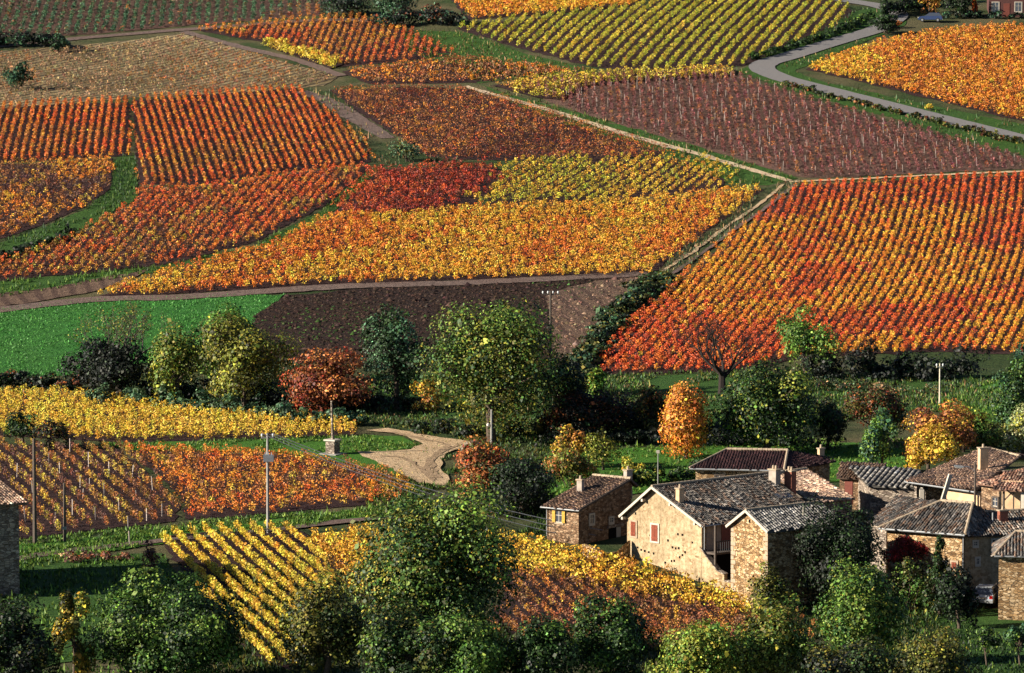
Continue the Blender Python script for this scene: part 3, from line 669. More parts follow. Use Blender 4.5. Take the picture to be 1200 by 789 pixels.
# ------------------------------------------------------------------ grass tufts on lawns and verges
def tufts():
    areas = [  # polygon, density per m2, height, palette mix
     ([(120, 521), (428, 511), (492, 524), (455, 531), (330, 531), (150, 528)], 8, 0.2, [('lgreen', 2), ('mgreen', 3)]),
     ([(-40, 656), (200, 621), (500, 590), (500, 604), (200, 636), (-40, 675)], 9, 0.22, [('lgreen', 2), ('mgreen', 3)]),
     ([(440, 500), (560, 480), (640, 500), (640, 560), (560, 530), (500, 512)], 6, 0.25, [('mgreen', 2), ('olive', 2), ('dullgreen', 1)]),
     ([(-60, 668), (120, 652), (190, 648), (215, 690), (250, 720), (200, 790), (-60, 800)], 4, 0.25, [('mgreen', 3), ('lgreen', 1)]),
     ([(640, 520), (800, 515), (1060, 515), (1060, 560), (760, 578), (640, 590)], 4, 0.2, [('lgreen', 2), ('mgreen', 2)]),
     ([(430, 440), (700, 440), (1180, 430), (1180, 475), (900, 505), (640, 520), (500, 500), (300, 490), (300, 450)], 7, 0.26, [('dgreen', 1), ('dullgreen', 2), ('mgreen', 2), ('lgreen', 1), ('tan', 0.5), ('olive', 1)]),
     ([(-60, 440), (80, 436), (300, 420), (430, 430), (430, 500), (150, 468), (-60, 462)], 5, 0.28, [('dullgreen', 2), ('dgreen', 2), ('tan', 0.4), ('olive', 1)]),
     ([(137, 185), (158, 182), (162, 232), (120, 258), (60, 285), (-40, 318), (-40, 300), (40, 272), (95, 248), (128, 226)], 3, 0.35, [('mgreen', 3), ('dullgreen', 2)]),
     ([(905, 214), (945, 214), (870, 262), (800, 318), (765, 324), (800, 292), (860, 250)], 2.5, 0.35, [('tan', 1), ('dullgreen', 2)]),
     ([(955, 40), (1005, 12), (1060, 5), (1060, 30), (1000, 55), (930, 84), (960, 95), (1080, 122), (1260, 158), (1260, 195), (1180, 178), (1050, 140), (930, 108), (862, 84), (880, 76)], 1.2, 0.35, [('mgreen', 3), ('tan', 1), ('dullgreen', 2)]),
     ([(560, 98), (680, 133), (880, 192), (935, 210), (900, 218), (855, 215), (700, 160)], 1.8, 0.35, [('mgreen', 3), ('tan', 1)]),
     ([(360, 105), (385, 108), (430, 140), (500, 184), (560, 190), (437, 194), (395, 140)], 1.8, 0.4, [('dullgreen', 3), ('tan', 2)]),
     ([(470, 36), (545, 38), (610, 62), (700, 84), (560, 98), (480, 60)], 1.5, 0.35, [('mgreen', 2), ('tan', 1)]),
     ([(0, 331), (190, 312), (300, 288), (380, 246), (438, 197), (443, 200), (388, 252), (310, 292), (200, 317), (0, 350)], 3, 0.35, [('mgreen', 2), ('lgreen', 1)]),
     ([(900, 690), (1240, 690), (1240, 820), (800, 820)], 6, 0.22, [('mgreen', 2), ('dgreen', 3)]),  # orchard blades kept dark to match its painted shade
     ([(240, 700), (400, 640), (600, 740), (900, 745), (1000, 700), (1100, 690), (1100, 830), (200, 830)], 7, 0.3, [('dgreen', 3), ('olive', 2), ('mgreen', 1)]),
     ([(430, 552), (560, 568), (600, 625), (480, 625), (430, 600)], 8, 0.25, [('mgreen', 2), ('olive', 2), ('lgreen', 1)]),
     ([(20, 634), (215, 612), (430, 596), (500, 596), (500, 606), (200, 630), (20, 650)], 8, 0.2, [('mgreen', 3), ('lgreen', 2)]),
     ([(412, 528), (480, 525), (470, 505), (560, 520), (535, 575), (480, 570)], 1.6, 0.12, [('mgreen', 2), ('tan', 2)]),
     ([(500, 520), (640, 540), (640, 640), (560, 630), (500, 600)], 7, 0.25, [('dgreen', 2), ('mgreen', 2)]),
     ([(1105, 466), (1165, 446), (1260, 436), (1260, 470), (1150, 500), (1090, 480)], 4, 0.3, [('lgreen', 2), ('mgreen', 3)]),
    ]
    road = catmull([G(*p)[:2] for p in [(930, -14), (985, 0), (1030, 8), (1052, 18), (1030, 34), (985, 48), (930, 65), (893, 78), (912, 91), (960, 104), (1040, 124), (1120, 144), (1280, 182)]], False, 10)
    yard = [G(*p)[:2] for p in [(418, 531), (450, 530), (482, 528), (494, 521), (470, 511), (430, 505), (455, 503), (500, 511), (545, 518), (556, 524), (530, 530), (517, 540), (514, 550), (528, 562), (522, 572), (490, 566), (462, 553)]]
    V = []; Cc = []
    for px, dn, h, pal in areas:
        poly = [G(*p)[:2] for p in px]; P = np.array(poly)
        x0, y0 = P.min(0); x1, y1 = P.max(0); n = int((x1-x0)*(y1-y0)*dn)
        x = R.uniform(x0, x1, n); y = R.uniform(y0, y1, n); k = inpoly(x, y, poly) & (pnoise(x, y, 2.5, 5) > 0.3) & (~inpoly(x, y, yard) | (dn == 1.6))
        if px[0] == (955, 40):
            dd = np.min(np.hypot(x[:, None]-road[None, :, 0], y[:, None]-road[None, :, 1]), axis=1); k &= dd > 2.6
        x, y = x[k], y[k]; z = terr(x, y)+0.04; m = len(x)
        for j in range(3):
            a = R.uniform(0, 6.28, m); w = 0.06+0.06*R.random(m); hh = h*np.exp(R.normal(0, 0.35, m)); l = R.normal(0, 0.12, (m, 2))
            p0 = np.stack([x-np.cos(a)*w, y-np.sin(a)*w, z], 1); p1 = np.stack([x+np.cos(a)*w, y+np.sin(a)*w, z], 1)
            p2 = np.stack([x+l[:, 0], y+l[:, 1], z+hh], 1)
            V.append(np.stack([p0, p1, p2], 1).reshape(-1, 3)); Cc.append(jitter(pick(pal, m), m, 0.25))
    V = np.vstack(V); Cc = np.vstack(Cc)
    tag(link('grass', np_mesh('grass', V, np.arange(len(V)).reshape(-1, 3), Cc), M['grass_blade']), 'tufts of grass on the verges, lawns and banks', 'grass', kind='stuff')
    print('tufts', len(Cc))
tufts()

def clods():
    """loose lumps of earth on the ploughed field"""
    poly = [G(*p)[:2] for p in [(335, 347), (430, 339), (560, 334), (652, 331), (740, 324), (770, 326), (735, 360), (700, 400), (670, 440), (600, 440), (440, 432), (300, 424), (284, 398), (300, 370)]]
    dry = [G(*p)[:2] for p in [(640, 345), (700, 330), (765, 324), (730, 362), (695, 405), (668, 438), (650, 420)]]
    P = np.array(poly); x0, y0 = P.min(0); x1, y1 = P.max(0); n = int((x1-x0)*(y1-y0)*9)
    x = R.uniform(x0, x1, n); y = R.uniform(y0, y1, n)
    fur = np.sin((x*0.80+y*0.60)*6.28/1.3+pnoise(x, y, 12, 3)*5)          # ridges thrown up by the plough
    k = inpoly(x, y, poly) & (R.random(n) < 0.25+0.75*(fur > 0.0)); x, y = x[k], y[k]; m = len(x)
    z = terr(x, y)+0.08; s_ = 0.13*np.exp(R.normal(0, 0.45, m)); a = R.uniform(0, 6.28, m)
    base = np.array([[1, 0, 0], [0, 1, 0], [-1, 0, 0], [0, -1, 0], [0.15, 0.1, 0.75]])
    V = np.zeros((m, 5, 3)); ca, sa = np.cos(a), np.sin(a)
    for i, b_ in enumerate(base):
        q = b_*(1+R.normal(0, 0.25, (m, 3)))
        V[:, i, 0] = x+(q[:, 0]*ca-q[:, 1]*sa)*s_; V[:, i, 1] = y+(q[:, 0]*sa+q[:, 1]*ca)*s_; V[:, i, 2] = z+q[:, 2]*s_-0.02
    idx = (np.arange(m)*5)[:, None]
    F_ = np.stack([idx+np.array(t) for t in ([0, 1, 4], [1, 2, 4], [2, 3, 4], [3, 0, 4])], 1).reshape(-1, 3)
    isd = inpoly(x, y, dry)
    c = np.where(isd[:, None], np.array([[0.20, 0.125, 0.085]]), np.array([[0.048, 0.029, 0.022]]))
    grn = (pnoise(x, y, 7, 6) > 0.66) & (R.random(m) < 0.25)
    c = np.where(grn[:, None], np.array([[0.04, 0.08, 0.02]]), c); c = jitter(c, m, 0.45)
    tag(link('clods', np_mesh('clods', V.reshape(-1, 3), F_, np.repeat(c, 4, axis=0)), M['bark']), 'loose brown lumps of earth on the ploughed field', 'clods', kind='stuff')
    # young crop in drilled rows
    poly = [G(*p)[:2] for p in [(-40, 366), (60, 357), (140, 349), (335, 346), (300, 370), (292, 395), (240, 412), (80, 440), (-40, 446)]]
    P = np.array(poly); x0, y0 = P.min(0); x1, y1 = P.max(0); n = int((x1-x0)*(y1-y0)*16)
    x = R.uniform(x0, x1, n); y = R.uniform(y0, y1, n)
    t = (x*0.60+y*0.80)+pnoise(x, y, 15, 8)*1.5
    k = inpoly(x, y, poly) & (np.sin(t*6.28/2.4) > -0.75-0.4*R.random(n)) & (R.random(n) < 0.35+0.65*pnoise(x, y, 3, 2)); x, y = x[k], y[k]; m = len(x); z = terr(x, y)+0.06
    a = R.uniform(0, 6.28, m); w = 0.05+0.06*R.random(m); h = 0.13*np.exp(R.normal(0, 0.35, m))
    V = np.stack([np.stack([x-np.cos(a)*w, y-np.sin(a)*w, z], 1), np.stack([x+np.cos(a)*w, y+np.sin(a)*w, z], 1), np.stack([x+R.normal(0, 0.05, m), y+R.normal(0, 0.05, m), z+h], 1)], 1).reshape(-1, 3)
    c = jitter(np.tile([0.06, 0.20, 0.035], (m, 1)), m, 0.3)
    tag(link('young_crop', np_mesh('young_crop', V, np.arange(len(V)).reshape(-1, 3), c), M['grass_blade']), 'short bright green seedlings on the sown field', 'crop', kind='stuff')
    print('clods', m)
clods()

# ------------------------------------------------------------------ buildings
def rnd_tile(pal):
    c = np.array(pal[R.integers(0, len(pal))]); return tuple(np.clip(c*math.exp(R.normal()*0.32), 0.006, 0.8))
TP = {
 'grey': [(0.11, 0.10, 0.09), (0.06, 0.055, 0.05), (0.20, 0.17, 0.14), (0.13, 0.085, 0.06)],
 'brown': [(0.19, 0.11, 0.07), (0.14, 0.09, 0.065), (0.26, 0.17, 0.11), (0.09, 0.06, 0.05)],
 'tan': [(0.40, 0.26, 0.17), (0.30, 0.18, 0.12), (0.50, 0.36, 0.25), (0.20, 0.13, 0.10)],
 'maroon': [(0.055, 0.022, 0.022), (0.07, 0.03, 0.028), (0.045, 0.02, 0.02)],
 'pink': [(0.46, 0.24, 0.15), (0.32, 0.17, 0.12), (0.56, 0.36, 0.25), (0.14, 0.09, 0.07)],
 'ribbed': [(0.42, 0.39, 0.33), (0.34, 0.31, 0.27), (0.48, 0.44, 0.38)],  # ribs coloured paler to stand for sunlit crests
 'sheet': [(0.20, 0.19, 0.165), (0.14, 0.13, 0.12), (0.28, 0.26, 0.23)],
}
def tiles(mb, poly, pal, tw=0.24, tl=0.40, rad=0.085):
    """rows of curved clay tiles covering the planar roof polygon (world points)"""
    P = [Vector(p) for p in poly]
    n = Vector((0, 0, 0))
    for i in range(len(P)): n += (P[i]-P[0]).cross(P[(i+1) % len(P)]-P[0])
    n.normalize()
    if n.z < 0: n = -n
    dn = Vector((n.x, n.y, 0)); dn = (dn-n*dn.dot(n)); dn.normalize()      # down the slope
    if dn.z > 0: dn = -dn
    u = n.cross(dn).normalized(); o = P[0]
    uv = [((p-o).dot(u), (p-o).dot(dn)) for p in P]
    u0, u1 = min(a for a, _ in uv), max(a for a, _ in uv); v0, v1 = min(b_ for _, b_ in uv), max(b_ for _, b_ in uv)
    nu = int((u1-u0)/tw)+1; nv = int((v1-v0)/tl)+1
    A = 4
    for i in range(nu):
        uc = u0+(i+0.5)*tw
        wob = R.normal()*0.01; stag = R.random()*tl
        for j in range(nv):
            vc = v0+(j+0.5)*tl+stag-tl*0.5
            if not inpoly(np.array([uc]), np.array([vc]), uv)[0]: continue
            pp = o+u*uc+dn*vc; col = tuple(np.array(rnd_tile(pal))*(0.55+0.9*float(pnoise(pp.x+u.z, pp.y+vc*0.3, 0.9, 11)))); vs = []
            jx = wob+R.normal()*0.012; lift = R.normal()*0.008; sk = R.normal()*0.012
            for e, (vv, hz, rr, s_) in enumerate(((vc-tl*0.5, 0.0, rad*0.92, 0), (vc+tl*0.56, 0.035, rad*1.1, 1))):
                for k in range(A+1):
                    a = math.pi*k/A
                    vs.append(o+u*(uc+jx+s_*sk+math.cos(a)*rr)+dn*vv+n*(0.01+hz+lift+math.sin(a)*rr))
            fs = [(k, k+1, A+2+k, A+1+k) for k in range(A)]+[tuple(range(A+1, 2*A+2))]
            mb.add(vs, fs, col)
    return n

def roof(parent, planes, pal, t=0.12, tw=0.24, tl=0.40, rad=0.085, name='roof'):
    mb = MB()
    dark = tuple(np.array(TP[pal][0])*(0.12 if pal == 'ribbed' else 0.35))  # ribbed roof: base blackened to paint shade between the ribs
    for p in planes:
        mb.slab(p, t, dark)
    for p in planes: tiles(mb, p, TP[pal], tw, tl, rad)
    me = bpy.data.meshes.new(name); me.from_pydata(mb.v, [], mb.f)
    a = me.attributes.new('Col', 'FLOAT_COLOR', 'FACE')
    a.data.foreach_set('color', np.array([tuple(c)+(1,) for c in mb.c], dtype=np.float32).ravel())
    me.update()
    return link(name, me, M['tile'], parent)

def ridge(parent, pts, r=0.13, mat='ridge', name='ridge_cap'):
    for a, b_ in zip(pts[:-1], pts[1:]):
        a = Vector(a); b_ = Vector(b_); L = (b_-a).length; n = max(1, int(L/0.42)); mb = MB()
        for i in range(n):
            p = a.lerp(b_, i/n); q = a.lerp(b_, (i+1.08)/n if i < n-1 else 1.0)
            mb.tube([p+Vector((0, 0, 0.03)), q+Vector((0, 0, 0.03))], [r*0.9, r*1.08], 8)
        mb.build(name, M[mat], parent)

def chimney(parent, base, w, h, mat='stone_tan', pots=1, ang=0.7):
    ax = Vector((math.cos(ang), math.sin(ang), 0)); ay = Vector((-ax.y, ax.x, 0)); b = Vector(base)
    mb = MB(); mb.box(b+Vector((0, 0, h/2-0.5)), ax, ay, (0, 0, 1), w/2, w*0.36, h/2+0.5)
    ch = mb.build('chimney', M[mat], parent)
    mb = MB(); mb.box(b+Vector((0, 0, h+0.05)), ax, ay, (0, 0, 1), w/2+0.07, w*0.36+0.07, 0.05)
    for k in range(pots):
        mb.tube([b+ax*(k-(pots-1)/2)*0.3+Vector((0, 0, h+0.08)), b+ax*(k-(pots-1)/2)*0.3+Vector((0, 0, h+0.38))], [0.12, 0.09], 8)
    mb.build('chimney_cap', M['ridge'], ch)
    return ch

def wall_frame(a, b_):
    """a,b: wall base ends left->right as seen from outside; returns along and outward normal"""
    a = Vector((a[0], a[1], 0)); b_ = Vector((b_[0], b_[1], 0)); d = (b_-a).normalized(); n = Vector((d.y, -d.x, 0))
    return d, n

def window(parent, c, d, n, w, h, shutters=None, surround='stone', open_sh=False, name='window'):
    """c: centre on the wall face"""
    c = Vector(c); up = Vector((0, 0, 1)); fr = MB(); t = 0.14
    for sx in (-1, 1): fr.box(c+d*sx*(w/2+t/2)+n*0.02, d, n, up, t/2, 0.05, h/2+t)
    for sz in (-1, 1): fr.box(c+up*sz*(h/2+t/2)+n*0.022, d, n, up, w/2, 0.055, t/2)
    smat = {'stone': 'white_paint', 'wood': 'wood', 'tan': 'ridge'}[surround]
    f = fr.build(name, M[smat], parent)
    g = MB(); g.box(c+n*0.012, d, n, up, w/2, 0.008, h/2); g.build('pane', M['glass'], f)
    if not shutters or open_sh:
        s = MB(); s.box(c+n*0.035, d, n, up, 0.025, 0.015, h/2); s.box(c+n*0.033+up*h*0.12, d, n, up, w/2, 0.012, 0.02)
        s.box(c+n*0.034-up*(h/2-0.03), d, n, up, w/2, 0.013, 0.03); s.build('frame', M['white_paint'], f)
    if shutters:
        for sx in (-1, 1):
            s = MB()
            cc = c+d*sx*(w/4 if not open_sh else w*0.5+w*0.27+0.02)+n*(0.075 if not open_sh else 0.10)
            ww = w/4-0.01 if not open_sh else w*0.25
            for k in range(4): s.box(cc+d*(k-1.5)*ww/2, d, n, up, ww/4-0.008, 0.02, h/2)
            for z in (-0.3, 0.3): s.box(cc+up*h*z+n*0.03, d, n, up, ww*0.96, 0.012, 0.05)
            s.build('shutter', M[shutters], f)
    return f

def rafters(parent, a, b_, n, length=0.5, step=0.6):
    a = Vector(a); b_ = Vector(b_); k = max(2, int((b_-a).length/step)); mb = MB()
    for i in range(k+1):
        p = a.lerp(b_, i/k); mb.beam(p, p-n*length+Vector((0, 0, 0.12)), 0.08, 0.1)
    mb.build('rafter_ends', M['wood'], parent)

def rotp(o, d, u, v):
    """o + d*u + perp*v (perp = left of d)"""
    return Vector((o.x+d.x*u-d.y*v, o.y+d.y*u+d.x*v, 0))
def at(p, z): return Vector((p[0], p[1], z))
Z3 = Vector((0, 0, 1))
DEPTH = -3.5

# -- 1: tall rendered farmhouse with asymmetric gable facing left
def farmhouse():
    D0 = 330.0
    pL = W(735, 602, D0); ez = pL.z
    th = math.radians(43)
    r_ = Vector((math.cos(th), math.sin(th), 0))      # ridge direction, away to the right
    g = Vector((math.sin(th), -math.cos(th), 0))      # along the gable, towards camera right
    Wd = 8.3; Lr = 12.6; k = 3.2; rise = 2.35
    A = Vector((pL.x, pL.y, 0)); B = A+g*Wd; Cc = B+r_*Lr; Dd = A+r_*Lr
    root = empty('farmhouse', at(A+g*Wd/2, T(A.x, A.y)), 'tall cream rendered stone farmhouse, gable with two red shutters and grey tiled roof', 'farmhouse')
    mb = MB()
    ap = A+g*k; ap2 = ap+r_*Lr
    zb = DEPTH
    vs = [at(A, zb), at(B, zb), at(Cc, zb), at(Dd, zb), at(A, ez), at(B, ez), at(Cc, ez), at(Dd, ez), at(ap, ez+rise), at(ap2, ez+rise)]
    mb.add(vs, [(0, 1, 5, 8, 4), (1, 2, 6, 5), (2, 3, 7, 9, 6), (3, 0, 4, 7), (4, 8, 9, 7), (8, 5, 6, 9), (0, 3, 2, 1)])
    mb.build('wall', M['lime'], root)
    ov = 0.45; lift = 0.10
    def up(p, z): return at(p, z+lift)
    sl1 = rise/k; sl2 = rise/(Wd-k)
    a0 = ap-r_*ov; a1 = ap2+r_*0.2
    e1a = A-g*ov-r_*ov; e1b = Dd-g*ov+r_*0.2; e2a = B+g*ov-r_*ov; e2b = Cc+g*ov+r_*0.2
    zl = ez-sl1*ov; zr = ez-sl2*ov
    roof(root, [[up(a0, ez+rise), up(e1a, zl), up(e1b, zl), up(a1, ez+rise)], [up(a0, ez+rise), up(a1, ez+rise), up(e2b, zr), up(e2a, zr)]], 'grey')
    ridge(root, [up(a0, ez+rise+0.04), up(a1, ez+rise+0.04)])
    for (p, q) in (((a0, ez+rise), (e1a, zl)), ((a0, ez+rise), (e2a, zr))):
        mb = MB(); mb.beam(up(p[0]-r_*0.03, p[1]-0.02), up(q[0]-r_*0.03, q[1]-0.02), 0.08, 0.19); mb.build('verge_board', M['white_paint'], root)
    mb = MB(); mb.tube([up(e2a+g*0.06, zr-0.05), up(e2b+g*0.06, zr-0.05)], 0.07, 6); mb.build('gutter', M['zinc'], root)
    mb = MB(); mb.tube([at(B+g*0.12+r_*0.2, zr-0.1), at(B+g*0.12+r_*0.2, zr-2.2), at(B+g*0.5+r_*0.2, zr-2.9), at(B+g*0.5+r_*0.2, zr-3.3)], 0.05, 6); mb.build('drain_pipe', M['zinc'], root)
    # purlin ends under the verge
    for f_ in (-0.02, 0.25, 0.62, 0.95):
        u_ = f_*Wd; zz = ez+(rise*u_/k if u_ < k else rise*(Wd-u_)/(Wd-k))-0.22
        mb = MB(); mb.box(at(A+g*u_-r_*0.22, zz), r_, g, Z3, 0.22, 0.09, 0.11); mb.build('purlin_end', M['white_paint'], root)
    n = -r_
    window(root, at(A+g*0.75, 0)+Z3*(ez-1.15), g, n, 0.55, 1.15, 'shutter_red', 'tan')
    window(root, at(A+g*3.15, 0)+Z3*(ez-1.25), g, n, 0.72, 1.3, 'shutter_red')
    # putlog holes and a small vent
    hl = [(1.6, 2.75), (2.0, 2.8), (2.45, 2.85), (3.0, 2.9), (5.1, 2.2), (5.45, 2.25), (5.8, 2.2), (6.2, 1.1), (5.7, 1.1), (5.0, 3.3), (5.3, 3.25), (5.9, 2.9), (6.2, 2.7), (6.5, 2.45), (4.3, 3.5), (3.6, 4.4), (3.9, 4.4), (4.7, 4.6), (6.9, 4.2), (2.3, 4.5), (2.0, 4.1), (5.6, 4.8), (1.2, 2.6), (7.3, 1.6), (0.95, -0.1), (4.6, 1.7), (2.6, 1.5)]
    mb = MB()
    for u_, dz in hl: mb.box(at(A+g*u_, ez-dz)+n*0.004, g, n, Z3, 0.07+R.random()*0.03, 0.02, 0.07+R.random()*0.03)
    mb.box(at(A+g*1.15, ez-4.0)+n*0.004, g, n, Z3, 0.16, 0.02, 0.24)
    mb.build('putlog_holes', M['dark'], root)
    # gallery on the shaded side: near-black panel underneath, floor, white panels, red door, rail, posts
    nf = g
    mb = MB(); mb.box(at(B+r_*2.6+nf*0.03, ez-1.2), r_, nf, Z3, 2.1, 0.02, 1.0); mb.build('gallery_panel', M['plaster'], root)
    mb = MB(); mb.box(at(B+r_*2.7+nf*0.07, ez-1.2), r_, nf, Z3, 0.55, 0.03, 0.98); mb.build('door', M['door_red'], root)
    mb = MB(); mb.box(at(B+r_*3.2+nf*0.7, ez-2.3), r_, nf, Z3, 3.0, 0.7, 0.08); mb.build('gallery_floor', M['wood'], root)
    mb = MB()
    for k_ in range(26): mb.box(at(B+r_*(0.3+k_*0.22)+nf*1.36, ez-1.8), r_, nf, Z3, 0.02, 0.02, 0.42)
    mb.box(at(B+r_*3.1+nf*1.36, ez-1.36), r_, nf, Z3, 2.9, 0.03, 0.03); mb.build('railing', M['iron'], root)
    mb = MB(); mb.box(at(B+r_*2.9+nf*0.02, ez-3.6), r_, nf, Z3, 2.4, 0.02, 1.2); mb.build('dark_panel', M['dark'], root)  # flat near-black panel on the wall under the gallery floor
    for k_ in (0.2, 6.0):
        mb = MB(); mb.box(at(B+r_*k_+nf*1.3, ez-2.0), r_, nf, Z3, 0.07, 0.07, 1.95); mb.build('gallery_post', M['wood'], root)
    # sloping yard wall continuing the gable plane
    mb = MB(); q0 = B-g*0.15; pts = [(0, ez-1.9), (0.7, ez-2.6), (1.9, ez-3.6), (2.6, ez-3.8), (2.6, ez-4.3), (5.4, ez-4.4)]
    th_ = 0.35
    for (u0, z0), (u1, z1) in zip(pts[:-1], pts[1:]):
        if u0 == u1: continue
        a_ = q0+g*u0+r_*0.02; b2 = q0+g*u1+r_*0.02
        mb.prism([a_, b2, b2+r_*th_, a_+r_*th_], -4.5, [z0, z1, z1, z0])
    mb.build('yard_wall', M['lime'], root)
    mb = MB()
    for (u0, z0), (u1, z1) in zip(pts[:-1], pts[1:]):
        if u0 == u1: continue
        mb.beam(at(q0+g*u0+r_*0.2, z0+0.05), at(q0+g*u1+r_*0.2, z1+0.05), 0.5, 0.08)
    mb.build('wall_coping', M['stone_grey'], root)
    chimney(root, at(ap+r_*0.4+g*2.3, ez+rise-2.3*sl2), 0.55, 1.15, 'plaster_warm', 1, th)
    chimney(root, at(ap2-r_*0.3+g*1.3, ez+rise-0.3), 0.8, 0.85, 'plaster', 2, th+1.57)
    chimney(root, at(ap2+r_*0.9+g*1.9, ez+rise-0.6), 0.8, 1.0, 'brick', 2, th+1.57)
    mb = MB(); mb.box(at(ap2+r_*-1.2+g*3.2, ez+rise-3.2*sl2+0.18), r_, g+Vector((0, 0, -sl2)), Z3, 0.8, 0.35, 0.03); mb.build('skylight', M['glass'], root)
    return A, B, r_, g, ez, rise, Lr
FH = farmhouse()

def simple_gable(name, label, O, d, Wd, L, ez, zb, rise, wallmat, pal, kfrac=0.5, ov=0.3, tw=0.24, rad=0.085, verge='white_paint', back_ov=0.2):
    """O: near-left corner of the gable front, d: along the gable (left to right seen from outside), ridge runs along perp"""
    perp = Vector((-d.y, d.x, 0)); A = Vector((O[0], O[1], 0)); B = A+d*Wd; Cc = B+perp*L; Dd = A+perp*L; k = Wd*kfrac
    root = empty(name, at(A+d*Wd/2, max(T(A.x, A.y), -2.5)), label, name.replace('_', ' '))
    ap = A+d*k; ap2 = ap+perp*L; mb = MB()
    vs = [at(A, zb), at(B, zb), at(Cc, zb), at(Dd, zb), at(A, ez), at(B, ez), at(Cc, ez), at(Dd, ez), at(ap, ez+rise), at(ap2, ez+rise)]
    mb.add(vs, [(0, 1, 5, 8, 4), (1, 2, 6, 5), (2, 3, 7, 9, 6), (3, 0, 4, 7), (4, 8, 9, 7), (8, 5, 6, 9), (0, 3, 2, 1)])
    mb.build('wall', M[wallmat], root)
    s1 = rise/k; s2 = rise/max(Wd-k, 0.01); l = 0.1
    a0 = at(ap-perp*ov, ez+rise+l); a1 = at(ap2+perp*back_ov, ez+rise+l)
    la = at(A-d*ov-perp*ov, ez-s1*ov+l); lb = at(Dd-d*ov+perp*back_ov, ez-s1*ov+l); ra = at(B+d*ov-perp*ov, ez-s2*ov+l); rb = at(Cc+d*ov+perp*back_ov, ez-s2*ov+l)
    roof(root, [[a0, la, lb, a1], [a0, a1, rb, ra]], pal, tw=tw, rad=rad)
    ridge(root, [a0+Z3*0.03, a1+Z3*0.03])
    if verge:
        for q in (la, ra):
            mb = MB(); mb.beam(a0-perp*0.03, q-perp*0.03, 0.07, 0.2); mb.build('verge_board', M[verge], root)
    return root, A, B, Cc, Dd, perp

def tower():
    th = math.radians(40); D0 = 319.5
    p = W(857, 616, D0); d = Vector((math.sin(th), -math.cos(th), 0))
    root, A, B, Cc, Dd, perp = simple_gable('stone_outbuilding', 'narrow tan stone gabled outbuilding right of the cream farmhouse, with striped grey tile roof', p, d, 4.1, 7.6, p.z, -4.5, 1.25, 'stone_tan', 'sheet', 0.46, 0.28, 0.30, 0.10)
    mb = MB(); c = at((A+B)/2-perp*0.005, p.z+0.55); mb.box(c, d, perp, Z3, 0.09, 0.02, 0.13); mb.build('vent', M['dark'], root)
    mb = MB(); q = at(B+perp*4.6-d*0.9, p.z+0.6); mb.tube([q, q+Z3*0.75], 0.05, 6); mb.build('flue', M['white_paint'], root)
    # corner quoins
    mb = MB()
    for k in range(14):
        for c_ in (A, B):
            s = 1 if c_ is A else -1
            L_ = 0.26 if k % 2 else 0.16
            mb.box(at(c_+d*s*(L_-0.01)-perp*0.012, p.z-0.3-k*0.36), d, perp, Z3, L_, 0.02, 0.15)
    mb.build('quoins', M['ridge'], root)
tower()

